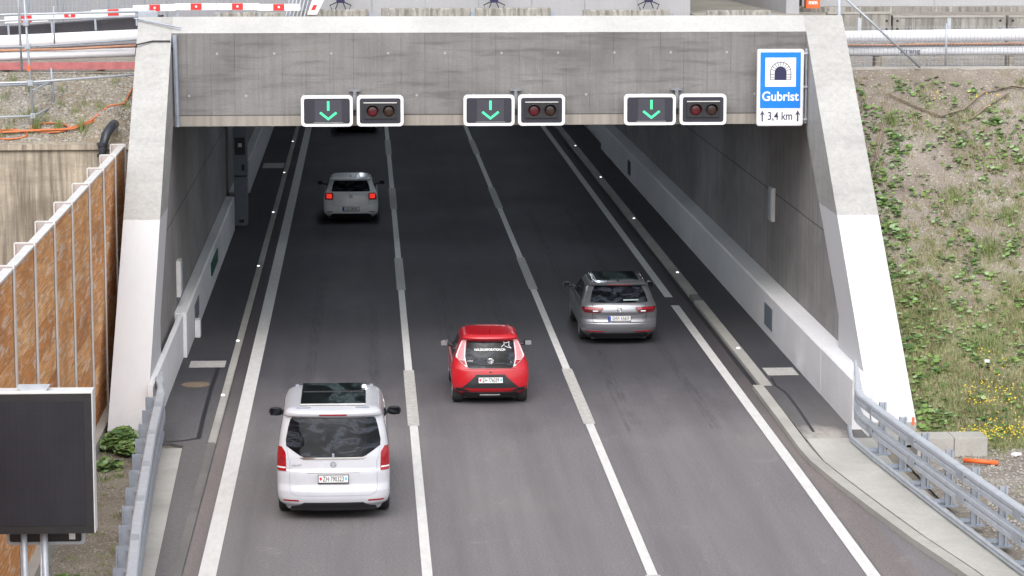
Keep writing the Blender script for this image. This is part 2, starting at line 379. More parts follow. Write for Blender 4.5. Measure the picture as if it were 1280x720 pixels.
def text(s, size, mat, parent, loc, name='lettering', sx=1, bold=0, rot=(pi/2, 0, 0), extrude=.002, align='CENTER'):
    cu = bpy.data.curves.new('t', 'FONT'); cu.body = s; cu.size = size; cu.align_x = align; cu.align_y = 'CENTER'; cu.offset = bold; cu.extrude = extrude
    to = bpy.data.objects.new('t', cu); COL.objects.link(to); bpy.context.view_layer.update()
    me = bpy.data.meshes.new_from_object(to.evaluated_get(bpy.context.evaluated_depsgraph_get()))
    bpy.data.objects.remove(to); bpy.data.curves.remove(cu)
    from mathutils import Euler
    me.transform(Matrix.Translation(loc) @ Euler(rot).to_matrix().to_4x4() @ Matrix.Diagonal((sx, 1, 1, 1)))
    me.materials.clear(); me.materials.append(mat); me.name = name
    o = bpy.data.objects.new(name, me); COL.objects.link(o); o.parent = parent; return o
def copy_tree(o, parent=None):
    c = o.copy(); COL.objects.link(c); c.parent = parent
    for ch in list(o.children): copy_tree(ch, c)
    return c
def nz(x, y, s, seed=0): return noise.noise(Vector((x*s+seed, y*s-seed, seed*.37)))

# ------------------------------------------------------------------ ground, road, walkways
LX = [-2.55, .91, 4.45, 7.92]
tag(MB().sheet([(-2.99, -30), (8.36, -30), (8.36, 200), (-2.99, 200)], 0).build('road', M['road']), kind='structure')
g = MB(); g.sheet([(-400, -200), (400, -200), (400, 51.2), (-400, 51.2)], -.06)
tag(g.build('ground', M['verge']), kind='structure')
def hslope(x, y):
    t = (y-52.0)/(63.5-52.0); t = max(0, min(1, t))
    return -.02+6.46*t+.10*nz(x, y, .6, 3)*min(1, t*8)*min(1, (1-t)*6+.2)+.035*nz(x, y, 2.7, 8)
def grid(x0, x1, nx, y0, y1, ny, fz):
    V = [(x0+(x1-x0)*i/nx, y0+(y1-y0)*j/ny, fz(x0+(x1-x0)*i/nx, y0+(y1-y0)*j/ny)) for j in range(ny+1) for i in range(nx+1)]
    F = [(j*(nx+1)+i, j*(nx+1)+i+1, (j+1)*(nx+1)+i+1, (j+1)*(nx+1)+i) for j in range(ny) for i in range(nx)]
    return V, F
V, F = grid(10.79, 60, 420, 50.2, 63.6, 150, hslope)
tag(mesh_obj('slope', V, F, M['soil'], smooth=True), kind='structure')
def hleft(x, y):
    t = max(0, min(1, (y-61.1)/(63.6-61.1)))
    mound = .42*math.exp(-((x+5.75)/.40)**2-((y-61.55)/.5)**2)*max(0, min(1, (y-60.75)/.35))
    return 5.02+1.42*t+.05*nz(x, y, .9, 5)*(1 if t < 1 else 0)+.03*nz(x, y, 4, 2)+mound
V, F = grid(-60, -5.06, 420, 60.6, 63.7, 50, hleft)
tag(mesh_obj('embankment', V, F, M['ballast'], smooth=True), kind='structure')
g = MB(); g.sheet([(-400, 63.55), (400, 63.55), (400, 900), (-400, 900)], 6.42); g.sheet([(60, 50), (400, 50), (400, 63.55), (60, 63.55)], 6.41)
g.sheet([(-400, 60.6), (-60, 60.6), (-60, 63.55), (-400, 63.55)], 6.41)
tag(g.build('plateau', M['gravel']), kind='structure')
V, F = grid(10.1, 24, 140, 30, 51.0, 200, lambda x, y: -.012+.03*nz(x, y, 1.5, 4)+.02*nz(x, y, 5, 1))
tag(mesh_obj('gravel_ground', V, F, M['gravel'], smooth=True), kind='structure')
V, F = grid(-5.35, -3.3, 40, 8, 52.6, 400, lambda x, y: -.0+.03*nz(x, y, 1.5, 4)+.015*nz(x, y, 5, 1))
tag(mesh_obj('verge', V, F, M['verge'], smooth=True), kind='structure')
# walkways
tag(MB().box(-4.5, 51.9, -.1, -3.1, 200, .06).build('walkway', M['walk']), kind='structure')
wl = MB(); wl.prism_z([(-3.35, 8), (-3.1, 8), (-3.1, 51.9), (-3.84, 51.9), (-3.56, 51.7)], -.1, .056)
tag(wl.build('walkway', M['walk']), kind='structure')
st = MB(); st.prism_z([(-2.75, 8), (-2.62, 8), (-3.36, 41.9), (-3.57, 51.4), (-3.95, 51.4), (-3.80, 41.9), (-3.3, 8)], -.1, .066)
tag(st.build('concrete_strip', M['apron']), kind='structure')
tag(MB().prism_z([(8.5, 51.4), (9.75, 51.4), (9.75, 200), (8.5, 200)], -.1, .085).build('walkway', M['walk']), kind='structure')
# kerbs
k = MB(); k.prism_y([(-3.1, -.1), (-2.97, -.1), (-2.95, .055), (-2.97, .075), (-3.1, .08)], 51.9, 200)
tag(k.build('kerb', M['kerb']), kind='structure')
k = MB(); k.prism_y([(-3.1, -.1), (-2.94, -.1), (-2.95, .045), (-2.99, .065), (-3.1, .062)], 8, 51.88)
tag(k.build('kerb', M['kerb_dark']), kind='structure')
k = MB()
for y0, y1 in ((57.2, 69.2), (70.4, 200)): k.prism_y([(8.44, -.1), (8.68, -.1), (8.68, .105), (8.45, .10), (8.44, .085)], y0, y1)
tag(k.build('kerb', M['kerb']), kind='structure')
k = MB(); k.prism_y([(8.44, -.1), (8.68, -.1), (8.68, .09), (8.46, .086)], 69.22, 70.38); tag(k.build('kerb', M['kerb_dark']), kind='structure')
def band(pts, w0, w1, z0, z1, name, mat):
    b = MB(); V = []
    for i, (x, y) in enumerate(pts):
        t = Vector((pts[min(i+1, len(pts)-1)][0]-pts[max(i-1, 0)][0], pts[min(i+1, len(pts)-1)][1]-pts[max(i-1, 0)][1])).normalized(); n_ = Vector((t.y, -t.x))
        for o_ in (w0, w1): 
            for z in (z0, z1): V.append((x+n_.x*o_, y+n_.y*o_, z))
    F = []
    for i in range(len(pts)-1):
        a = i*4; c = a+4; F += [(a+1, a+3, c+3, c+1), (a, a+1, c+1, c), (a+3, a+2, c+2, c+3)]
    F += [(0, 2, 3, 1), (len(V)-4, len(V)-3, len(V)-1, len(V)-2)]
    b.V = V; b.F = F; return tag(b.build(name, mat), kind='structure')
kp = [(8.46, 57.18), (8.45, 54), (8.42, 50.6), (8.45, 49.4), (8.60, 47.8), (8.84, 45.65), (9.12, 43.4), (9.46, 41.2), (9.95, 37), (10.6, 30), (11.6, 20)]
band(kp, -.02, .20, -.1, .11, 'kerb', M['kerb'])
ap = MB(); ap.prism_z([(8.5, 51.48), (8.5, 49.4), (8.66, 47.8), (8.90, 45.7), (9.18, 43.4), (9.52, 41.2), (10.01, 37), (10.66, 30), (11.68, 20), (12.4, 20), (11.4, 30), (10.75, 37), (10.35, 41.2), (10.12, 43.4), (9.98, 45), (9.86, 47), (9.75, 49.2), (9.78, 51.48)], -.1, .105)
tag(ap.build('concrete_apron', M['apron']), kind='structure')
# gutters
tag(MB().sheet([(8.06, 57.2), (8.33, 57.2), (8.33, 200), (8.06, 200)], .006).build('gutter', M['gutter']), kind='structure')
tag(MB().sheet([(8.335, 57.2), (8.44, 57.2), (8.44, 200), (8.335, 200)], .008).build('drain_slot', M['tar']), kind='structure')
tag(MB().sheet([(-2.93, 8), (-2.72, 8), (-2.72, 200), (-2.93, 200)], .006).build('gutter', M['gutter']), kind='structure')
tag(MB().sheet([(8.06, 30), (8.8, 30), (8.44, 57.15), (8.06, 57.15)], .006).build('gutter', M['gutter']), kind='structure')
# asphalt shoulder right of the edge line in front of the portal
tag(MB().sheet([(8.355, -30), (14, -30), (11.7, 20), (10.6, 30), (9.46, 41.2), (8.84, 45.6), (8.45, 49.4), (8.45, 57.15), (8.355, 57.15)], .002).build('road_shoulder', M['road']), kind='structure')
# road markings
def stripe(x, w, y0, y1, m='line', z=.010):
    return tag(MB().sheet([(x-w/2, y0), (x+w/2, y0), (x+w/2, y1), (x-w/2, y1)], z).build('road_marking', M[m]), kind='structure')
stripe(LX[0], .28, 5, 200); stripe(LX[3], .21, 5, 69.0); stripe(LX[3], .21, 70.4, 200, 'line')
for x in LX[1:3]:
    stripe(x, .165, -20, 200)
    y = 53.6-18.4*3
    while y < 190: stripe(x, .235, y, y+6.3, 'line_old', .014); y += 18.4
for (a, b_, y0, y1, z) in ((-4.0, -3.2, 60.2, 61.05, .066), (8.78, 9.46, 58.4, 59.35, .091), (-3.95, -3.15, 103.3, 105.2, .066)):
    tag(MB().sheet([(a, y0), (b_, y0), (b_, y1), (a, y1)], z).build('road_marking', M['line_old']), kind='structure')
# sealed cracks and manhole on walkways
def ribbon(pts, w_, z, name, mat):
    b = MB()
    for i in range(len(pts)-1):
        a, c = Vector(pts[i]), Vector(pts[i+1]); t = (c-a).normalized(); n_ = Vector((t.y, -t.x))*w_/2
        b.quad((a.x+n_.x, a.y+n_.y, z), (c.x+n_.x, c.y+n_.y, z), (c.x-n_.x, c.y-n_.y, z), (a.x-n_.x, a.y-n_.y, z))
    return tag(b.build(name, mat), kind='structure')
ribbon([(-3.34, 60.1), (-3.36, 57.5), (-3.34, 54.6), (-3.31, 52.3)], .085, .068, 'sealed_joint', M['tar'])
ribbon([(-3.31, 52.32), (-3.55, 52.15), (-3.9, 52.0)], .07, .069, 'sealed_joint', M['tar'])
ribbon([(8.80, 58.1), (8.76, 57.2), (8.86, 56.3), (8.83, 54.5), (8.76, 52.2)], .055, .094, 'sealed_joint', M['tar'])
o = MB().lathe_y([(0, 0)], (0, 0, 0), 4)
mh = MB(); mh.prism_z([(.31*cos(2*pi*i/28), .31*sin(2*pi*i/28)) for i in range(28)], .0, .012)
o = mh.build('manhole_cover', M['rust'], loc=(-3.72, 58.1, .060)); tag(o, 'round rusty brown manhole cover in the left walkway', 'manhole cover')
# skid marks
def skid(x, y0, y1, w_, bend=0):
    pts = [(x+bend*((t/12)**2)+.01*random.uniform(-1, 1), y0+(y1-y0)*t/12) for t in range(13)]
    ribbon(pts, w_, .005, 'skid_mark', M['skid'])
def skidmat():
    n = NT('rubber_mark'); f = n.ramp(n.noise((14, .8, 1), 5, .7), [(.42, 0), (.8, .30)])
    tr = n.n('ShaderNodeBsdfTransparent'); mx = n.n('ShaderNodeMixShader'); n.color((.035, .035, .037)); n.set(Roughness=.8)
    n.link(f, mx.inputs[0]); n.link(tr.outputs[0], mx.inputs[1]); n.link(n.b.outputs[0], mx.inputs[2])
    n.link(mx.outputs[0], n.t.nodes['Material Output'].inputs[0]); return n.m
M['skid'] = skidmat()
for a in ((5.38, 53.5, 62.5, .2, .05), (5.2, 52.6, 60, .12, .05), (6.95, 53, 66, .22, -.1), (2.0, 59, 74, .2, 0), (3.3, 58, 72, .2, 0), (-1.3, 52, 75, .25, .1), (.15, 50, 70, .22, 0), (5.3, 66, 90, .2, .1), (6.7, 66, 90, .2, 0)): skid(*a)

# ------------------------------------------------------------------ portal and tunnel
portal = tag(empty('tunnel_portal', (0, 52.2, 0)), 'wide concrete tunnel portal with white painted sloping wing walls around the road', 'tunnel portal')
def P_(b, name, mat, parent=portal, **k):
    off = parent.location
    b.V = [(v[0]-off.x, v[1]-off.y, v[2]-off.z) for v in b.V]; o = b.build(name, mat, parent, **k); return o
def wobj(b, name, mat, parent, **k):     # keeps world coordinates for textures by leaving the mesh in world space
    o = b.build(name, mat, parent, **k); o.matrix_parent_inverse = Matrix.Translation(-parent.location); return o
slopeP = [(52.2, -.2), (52.2, .26), (61.0, 7.48), (61.42, 7.82), (61.62, 7.80), (61.64, 7.2), (62.1, 7.2)]
for (xo, xm, xi) in ((-5.06, -4.4, -4.3), (10.8, 10.05, 9.92)):
    b = MB(); b.prism_x(slopeP+[(62.1, 5.4), (62.1, -.2)], xo, xm)
    b.prism_x(slopeP+[(62.1, 5.4), (60.9, 5.4), (60.42, 5.0), (56.18, 1.77), (56.17, -.2)], xm, xi)
    wobj(b, 'wing_wall', M['wing'], portal)
b = MB(); b.box(-4.298, 61.0, 5.4, 9.918, 62.0, 7.475); wobj(b, 'header_beam', M['fascia'], portal)
b = MB(); b.prism_x([(60.998, 7.477), (61.42, 7.822), (61.62, 7.80), (61.64, 7.477)], -4.298, 9.918); wobj(b, 'coping', M['coping'], portal)
tun = tag(empty('road_tunnel', (0, 62.1, 0)), 'dark road tunnel running back behind the portal', 'tunnel')
for (x0, x1) in ((-5.06, -4.405), (10.055, 10.8)):
    b = MB(); b.box(x0, 62.1, -.2, x1, 200, 6.3)
    wobj(b, 'side_wall', M['tunnel'], tun)
# grey recessed wall faces between the wing bands and the tube
for (x0, x1) in ((-4.45, -4.396), (10.046, 10.1)):
    b = MB(); b.prism_x([(56.171, 0), (56.181, 1.77), (60.42, 5.0), (60.88, 5.39), (62.098, 5.39), (62.098, 0)], x0, x1)
    wobj(b, 'wall_facing', M['tunnel'], tun)
b = MB(); b.box(-4.405, 62.01, 5.41, 10.055, 200, 6.3); wobj(b, 'ceiling', M['ceil'], tun)
b = MB(); b.box(-5, 200, -.2, 10.8, 200.4, 6.3); wobj(b, 'end_wall', M['ceil'], tun)
for i in range(12):
    yy = 70+i*9
    for xx in (.0, 5.6):
        e = tag(empty('tunnel_lamp', (xx, yy, 5.4)), 'lit cool white luminaire under the tunnel ceiling', 'tunnel lamp', 'luminaires under the tunnel ceiling')
        MB().box(-.16, -.9, -.10, .16, .9, .0).build('lamp_housing', M['alu'], e)
        MB().box(-.13, -.85, -.112, .13, .85, -.101).build('lamp_tube', M['entrance_light'] if yy < 84 else M['tube_light'], e)
# roof slab cover behind the coping
tag(MB().box(-5.06, 62.1, 6.3, 10.8, 72, 6.9).build('roof_deck', M['gravel']), kind='structure')

def barrier(x0, x1, y0, y1, h, name, label, cut=None):
    """wall-side barrier; (x0 is the face towards the road)"""
    e = tag(empty(name, (x0, y0, 0)), label, 'barrier')
    s = 1 if x1 > x0 else -1
    poly = [(x0, -.1), (x0, h-.04), (x0+s*.04, h), (x1, h), (x1, -.1)]
    b = MB(); b.prism_y(poly, y0, y1); wobj(b, 'barrier_body', M['barrier'], e)
    for c in (cut or []):
        ya, yb, za, zb, mt = c
        b = MB(); b.box(min(x0-s*.012, x0+s*.05), ya, za, max(x0-s*.012, x0+s*.05), yb, zb); wobj(b, 'niche_door', M[mt], e)
    return e
barrier(9.55, 10.04, 56.16, 110, 1.1, 'crash_barrier', 'long white concrete crash barrier along the right tunnel wall with two dark niche doors', [(63.0, 64.25, .29, .82, 'cabinet'), (97.6, 98.6, .29, .80, 'black')])
barrier(9.555, 9.915, 52.4, 56.155, 1.1, 'crash_barrier', 'short white barrier end piece against the right wing wall beside the guardrail')
barrier(9.85, 10.04, 110.05, 198, 1.1, 'crash_barrier', 'set back barrier section deep inside the tunnel on the right')
barrier(-4.2, -4.298, 52.6, 61.5, 1.08, 'crash_barrier', 'smooth white barrier against the left wing wall beside the guardrail')
barrier(-4.12, -4.39, 61.55, 84.8, 1.10, 'crash_barrier', 'pale concrete barrier on the left with a dark niche and a green sign', [(64.4, 66.1, .35, .82, 'cabinet')])
barrier(-4.18, -4.39, 86.9, 94.8, 1.0, 'crash_barrier', 'short dim barrier section behind the tall grey cabinet')
barrier(-4.08, -4.39, 95.0, 198, 1.2, 'crash_barrier', 'far left barrier section with its pale end face in the dark')
b = MB(); b.box(-4.119, 71.5, .5, -4.09, 74.5, .85); o = b.build('escape_sign', plain('green_sign', (.01, .10, .05), .5), loc=(0, 0, 0)); tag(o, 'small dark green escape route sign on the left barrier face', 'sign')
e = tag(empty('box_housing', (-4.08, 65.2, .06)), 'small pale box at the foot of the niche in the left barrier', 'box')
b = MB(); b.box(-.03, -.9, 0, .10, -.55, .42); b.build('housing', M['barrier'], e, bevel=.01)
# cabinet
e = tag(empty('equipment_cabinet', (-3.97, 86, .06)), 'tall blue grey equipment cabinet standing at the left tunnel wall', 'cabinet')
MB().box(-.2, -.25, 0, .2, .6, 1.55).build('lower_housing', M['cabinet'], e, bevel=.015)
MB().box(-.2, -.25, 1.6, .2, .6, 3.3).build('upper_housing', M['cabinet'], e, bevel=.015)
MB().box(-.16, -.27, 2.25, .16, -.24, 2.8).build('screen', M['black'], e)
MB().box(.04, -.27, 1.75, .14, -.24, 1.95).build('handle', M['black'], e)
MB().box(-.06, -.28, 2.5, .06, -.265, 2.62).build('lamp', M['alu'], e)
MB().box(-.05, -.27, .1, .1, -.24, .2).build('vent', M['black'], e)
# wall boxes / conduits
def wallbox(x, y, z, s, lab):
    e = tag(empty('wall_box', (x, y, z)), lab, 'wall box')
    MB().box(min(0, s*.10), -.28, -.42, max(0, s*.10), .28, .42).build('housing', M['alu'], e, bevel=.015)
    MB().box(min(s*.10, s*.12), -.22, -.36, max(s*.10, s*.12), .22, .36).build('cover', M['galv_light'], e)
wallbox(10.045, 66.3, 2.95, -1, 'pale grey box mounted on the right tunnel wall')
wallbox(-4.395, 62.6, 1.75, 1, 'slim grey box mounted on the left tunnel wall')
e = tag(empty('surveillance_camera', (-3.3, 69, 5.4)), 'small white surveillance camera under the tunnel ceiling at the left', 'camera')
MB().box(-.03, -.03, -.25, .03, .03, 0).build('bracket', M['alu'], e); MB().box(-.1, -.25, -.4, .1, .15, -.25).build('housing', M['white'], e, bevel=.03)
# kerb lights
e0 = None
for i, (x, y) in enumerate([(-3.06, 56.7), (-3.06, 63.6), (-3.06, 76.3), (-3.06, 89), (-3.06, 101.4), (-3.06, 113.8), (8.58, 61.8), (8.58, 74.2), (8.58, 86.5), (8.58, 98.9), (8.58, 111)]):
    if e0 is None:
        e0 = e = empty('kerb_light'); 
        MB().prism_z([(.05*cos(a*pi/5), .07*sin(a*pi/5)) for a in range(10)], 0, .012).build('base', M['alu'], e)
        MB().box(-.035, -.04, .012, .035, .04, .032).build('lens', M['led_white'], e, bevel=.008)
    else: e = copy_tree(e0)
    e.location = (x, y, .079 if x < 0 else .105)
    side = 'left' if x < 0 else 'right'; j = i if x < 0 else i-6
    tag(e, f'small lit white light on the {side} kerb, {["nearest", "second", "third", "fourth", "fifth", "farthest"][j] if x<0 else ["nearest","second","third","fourth","farthest"][j]} from the camera on that side', 'kerb light', 'lit kerb lights in the tunnel')

# ------------------------------------------------------------------ lane signals and tunnel sign on the beam
def housing(name, x0, x1, label, cat, group):
    cx = (x0+x1)/2; W = (x1-x0)/2; Hh = .345
    e = tag(empty(name, (cx, 60.62, 5.76)), label, cat, group)
    MB().prism_y(rrect(-W, -Hh, W, Hh, .09), 0, .16).build('frame', M['white'], e)
    MB().prism_y(rrect(-W+.065, -Hh+.065, W-.065, Hh-.065, .05), -.006, .01).build('face', M['signdark'], e)
    MB().box(-W*.6, .16, -.2, W*.6, .37, .2).build('rear_housing', M['galv_dark'], e)
    return e
n3 = ['left', 'middle', 'right']
for i, (a, b_, c, d) in enumerate([(-1.44, -.29, -.20, .84), (2.18, 3.32, 3.40, 4.45), (5.78, 6.94, 7.03, 8.08)]):
    e = housing('lane_signal', a, b_, f'white framed lane signal with green down arrow above the {n3[i]} lane', 'lane signal', 'lane signals on the beam')
    MB().box(-.27, -.010, -.245, .33, -.005, .245).build('display', plain('display_grille', (.045, .045, .062), .5), e)
    ar = MB(); t = .027
    ar.quad((.03-t, -.017, .03-t*0-.02), (.03+t, -.017, -.02+.03), (.03+t, -.017, .22), (.03-t, -.017, .22))
    for s in (-1, 1):
        ar.quad((.03, -.018, -.21), (.03+s*.2, -.018, -.05), (.03+s*.165, -.018, -.012), (.03, -.018, -.145))
    ar.build('arrow', M['green_led'], e)
    MB().box(-.30, -.012, -.262, .36, -.007, -.255).build('trim', M['alu'], e)
    e2 = housing('warning_lamp_panel', c, d, f'white framed panel with unlit red and amber lamps above the {n3[i]} lane', 'signal lamps', 'lamp panels on the beam')
    MB().box(-.37, -.05, -.17, .37, -.004, .19).build('lamp_case', M['black'], e2)
    MB().box(-.37, -.06, .175, .37, -.045, .195).build('visor_rim', M['alu'], e2)
    for sx, mt in ((-.17, 'lens_red'), (.19, 'lens_amber')):
        ln = MB().lathe_y([(.125, .03), (.125, -.056), (.09, -.068), (.03, -.074)], (sx, 0, 0)).build('lens', M[mt], e2, smooth=True)
        vz = MB()
        for k_ in range(13):
            a0 = pi*k_/12
        N = 16; V = []; 
        for k_ in range(N+1):
            a0 = -.15+(pi+.3)*k_/N
            for rr, yy in ((.145, -.05), (.145, -.20+.06*abs(cos(a0))), (.135, -.20+.06*abs(cos(a0))), (.135, -.05)): V.append((sx+rr*cos(a0), yy, rr*sin(a0)))
        F = []
        for k_ in range(N):
            for q in range(4): F.append((k_*4+q, k_*4+(q+1) % 4, k_*4+4+(q+1) % 4, k_*4+4+q))
        vz.V = V; vz.F = F; vz.build('visor', M['black'], e2)
    e3 = tag(empty('signal_bracket', ((b_+c)/2, 60.82, 6.12)), f'grey steel mounting bracket on the beam between the two {n3[i]} lane panels', 'bracket', 'signal brackets')
    MB().box(-.13, .1, .05, .13, .175, .10).build('top_plate', M['bracket'], e3); MB().box(-.035, .02, -.35, .035, .17, .05).build('post', M['bracket'], e3)
# tunnel sign
e = tag(empty('tunnel_sign', (9.28, 60.55, 5.39)), 'tall blue and white tunnel sign reading Gubrist 3,4 km on the beam', 'sign')
MB().prism_y(rrect(-.525, 0, .525, 1.72, .06), 0, .10).build('frame', M['alu'], e)
MB().prism_y(rrect(-.5, .025, .5, 1.695, .045), -.008, .0).build('border', M['white'], e)
MB().box(-.455, -.014, .40, .455, -.007, 1.65).build('blue_field', M['blue'], e)
MB().box(-.345, -.020, .88, .345, -.013, 1.53).build('pictogram_field', M['white'], e)
pic = MB(); cx_, cz_ = 0, 1.20
pts = [(-.135, 1.03)]+[(-.135*cos(a*pi/12), 1.20+.135*sin(a*pi/12)) for a in range(13)]+[(.135, 1.03)]
pic.prism_y(pts, -.025, -.019)
def ring(b, r0, r1, z0, y0=-.025, y1=-.019, N=16, zb=1.03):
    seq = [(-1, None)]+[(a, None) for a in range(N+1)]+[(N+1, None)]
    def pt(r, a):
        if a == -1: return (-r, zb)
        if a == N+1: return (r, zb)
        return (-r*cos(a*pi/N), z0+r*sin(a*pi/N))
    for (a, _), (c, _) in zip(seq[:-1], seq[1:]):
        p = [pt(r0, a), pt(r1, a), pt(r1, c), pt(r0, c)]; b.quad(*[(q[0], y0, q[1]) for q in p])
ring(pic, .225, .24, 1.20); 
for a in range(1, 10):
    t = pi*a/10; d = Vector((-cos(t), 0, sin(t))); n_ = Vector((sin(t), 0, cos(t)))*.006; o_ = Vector((0, -.025, 1.20))
    pic.quad(*[tuple(o_+d*r+n_*s) for r, s in ((.14, -1), (.235, -1), (.235, 1), (.14, 1))])
for z in (1.03, 1.09, 1.15):
    for s in (-1, 1): pic.quad(*[(s*x, -.025, z+dz) for x, dz in ((.14, 0), (.24, 0), (.24, .012), (.14, .012))])
pic.build('pictogram', M['ink'], e)
text('Gubrist', .29, M['white'], e, (0, -.017, .655), sx=.93, bold=.006)
text('3,4 km', .26, M['ink'], e, (0, -.012, .215), sx=.80, bold=.002)
for s in (-1, 1):
    a = MB(); a.quad(*[(s*.40+x, -.012, z) for x, z in ((-.015, .10), (.015, .10), (.015, .30), (-.015, .30))]); a.quad(*[(s*.40+x, -.013, z) for x, z in ((-.05, .25), (-.035, .235), (0, .31), (0, .35))]); a.quad(*[(s*.40+x, -.013, z) for x, z in ((.05, .25), (.035, .235), (0, .31), (0, .35))])
    a.build('arrow', M['ink'], e)
b = MB(); b.tube([(.60, .12, .05), (.60, .12, 1.72)], .03); b.build('mounting_post', M['galv'], e)
for z in (.12, .85, 1.6): MB().box(.5, .06, z, .63, .12, z+.04).build('clamp', M['galv_light'], e)
# down pipe at the left of the beam and cable over the wing
e = tag(empty('drain_downpipe', (-4.2, 60.9, 5.4)), 'dark grey downpipe in the left corner of the beam', 'pipe')
MB().tube([(-.03, 0, 2.05), (.0, 0, 0)], .055).build('pipe', M['galv_dark'], e)
b = MB().tube([(-5.1, 60.9, 7.0), (-5.05, 60.6, 7.25), (-4.7, 60.75, 7.32), (-4.33, 60.75, 7.32), (-4.28, 60.9, 7.1)], .02, 6); tag(b.build('cable', M['black']), 'thin black cable laid over the top of the left wing wall', 'cable')
b = MB().tube([(-5.15, 61.3, 7.80), (-4.1, 61.0, 7.60)], .02, 6); tag(b.build('steel_rod', M['galv_dark']), 'thin steel rod lying across the top of the left wing wall', 'rod')

# ------------------------------------------------------------------ noise wall left
ys = [12.6+2.82*i for i in range(10)]+[40.76, 43.4, 46.19, 49.01, 52.1, 54.95, 57.62, 60.0]
nw = tag(empty('noise_wall', (-5.3, 40, 0)), 'tall noise barrier of orange brown weathered wood panels between pale steel posts', 'noise barrier')
def rel(b, e):
    b.V = [(v[0]-e.location.x, v[1]-e.location.y, v[2]-e.location.z) for v in b.V]; return b
for i, y in enumerate(ys):
    b = MB(); b.box(-5.3, y-.07, 0, -5.278, y+.07, 5.10); b.box(-5.62, y-.07, 0, -5.6, y+.07, 5.10)
    po = rel(b, nw).build('post', M['alu'], nw)
    b = MB(); b.box(-5.6, y-.012, 0, -5.3, y+.012, 5.092); rel(b, nw).build('post_web', M['finbrown'], po)
    b = MB(); b.box(-5.6, y-.016, 5.092, -5.3, y+.016, 5.112); rel(b, nw).build('post_cap', M['alu'], po)
    if i < len(ys)-1:
        b = MB(); b.box(-5.42, y+.072, .25, -5.315, ys[i+1]-.072, 5.0+.04); b = rel(b, nw); b.build('wood_panel', M['wood'], nw)
        b = MB(); b.box(-5.44, y+.072, 5.04, -5.29, ys[i+1]-.072, 5.075); rel(b, nw).build('top_rail', M['alu'], nw)
b = MB(); b.box(-5.32, 12, -.1, -5.14, 60.2, .27); rel(b, nw).build('plinth', M['kerb'], nw)
# old retaining wall
rw = tag(empty('retaining_wall', (-12, 60.55, 0)), 'old stained beige concrete retaining wall behind the noise barrier', 'retaining wall')
b = MB(); b.box(-60, 60.5, -.1, -5.08, 61.1, 4.93); wobj(b, 'wall_face', M['oldwall'], rw)
b = MB(); b.box(-60, 60.44, 4.93, -5.08, 61.1, 5.06); wobj(b, 'wall_cap', M['oldwall'], rw)
b = MB(); b.box(-60, 59.9, -.1, -6.9, 60.5, 2.35); wobj(b, 'wall_foot', M['oldwall'], rw)
# black drain pipe
e = tag(empty('corrugated_drain_pipe', (-5.72, 60.3, 3)), 'black bent drain pipe coming out of the mound over the old wall', 'pipe')
pts = [(-.12, .03, -2.0), (-.10, .02, 1.5), (-.10, .0, 2.0), (-.02, .05, 2.28), (.08, .35, 2.44), (.10, .8, 2.45)]
MB().tube(pts, .1, 14, rads=[.095, .095, .10, .105, .105, .11]).build('pipe', M['blackpipe'], e, smooth=True)
b = MB()
for z in (1.5, 1.8, 2.05): b.tube([(-.10, .0, z), (-.10, .0, z+.06)], .12, 14)
b.build('collar', M['blackpipe'], e)
# orange cable on embankment
pts = [(x, y, hleft(x, y)+.06) for x, y in [(-5.35, 62.9), (-5.5, 62.3), (-5.8, 61.9), (-6.2, 61.65), (-6.7, 61.5), (-7.3, 61.42), (-8.2, 61.4), (-9.5, 61.5), (-12, 61.5)]]
b = MB().tube(pts, .022, 6); b.tube([(p[0]+.1, p[1]-.06, p[2]+.0) for p in pts[3:]], .02, 6)
for cx, cy in ((-8.0, 61.35), (-7.1, 61.55)):
    b.tube([(cx+.42*cos(a*pi/8), cy+.16*sin(a*pi/8), hleft(cx, cy+.16*sin(a*pi/8))+.04) for a in range(17)], .02, 6)
tag(b.build('power_cable', M['cable'], smooth=True), 'orange cable snaking and looping over the gravel embankment', 'cable')

# ------------------------------------------------------------------ site stuff above the portal
def thing_tube(name, pts, r, mat, label, cat, group=None, n=8):
    return tag(MB().tube(pts, r, n).build(name, M[mat], smooth=True), label, cat, group)
thing_tube('insulated_pipe', [(-16, 63.9, 6.98), (-8.5, 64.5, 7.085), (-5.0, 64.8, 7.22)], .165, 'pipe', 'upper thick white wrapped pipe left of the portal', 'pipe', n=20)
thing_tube('insulated_pipe', [(-16, 63.9, 6.68), (-8.5, 64.4, 6.76), (-5.0, 64.7, 6.85)], .105, 'pipe', 'lower thinner white wrapped pipe left of the portal', 'pipe', n=20)
thing_tube('insulated_pipe', [(10.6, 64.5, 7.15), (16, 64.5, 7.20), (30, 64.5, 7.25)], .145, 'pipe', 'upper thick white wrapped pipe right of the portal', 'pipe', n=20)
pr_ = tag(empty('insulated_pipe', (10.6, 64.4, 6.82)), 'lower white wrapped pipe with blue lettering right of the portal', 'pipe')
MB().tube([(0, 0, 0), (5.4, 0, .02), (19, 0, .06)], .12, 20).build('pipe_run', M['pipe'], pr_, smooth=True)
text('streng', .16, M['ink'], pr_, (2.35, -.122, .01), sx=1.2, bold=.002, rot=(R(84), 0, R(0)))
b = MB(); b.box(-16, 64.1, 6.47, -5.07, 64.2, 6.64); tag(b.build('steel_beam', M['redbeam']), 'faded red steel beam below the white pipes at the left', 'beam')
thing_tube('orange_hose', [(-16, 64.2, 6.83), (-10, 64.3, 6.88), (-7, 64.4, 6.93), (-5.05, 64.5, 7.02)], .03, 'hose', 'orange hose squeezed between the two left pipes', 'hose')
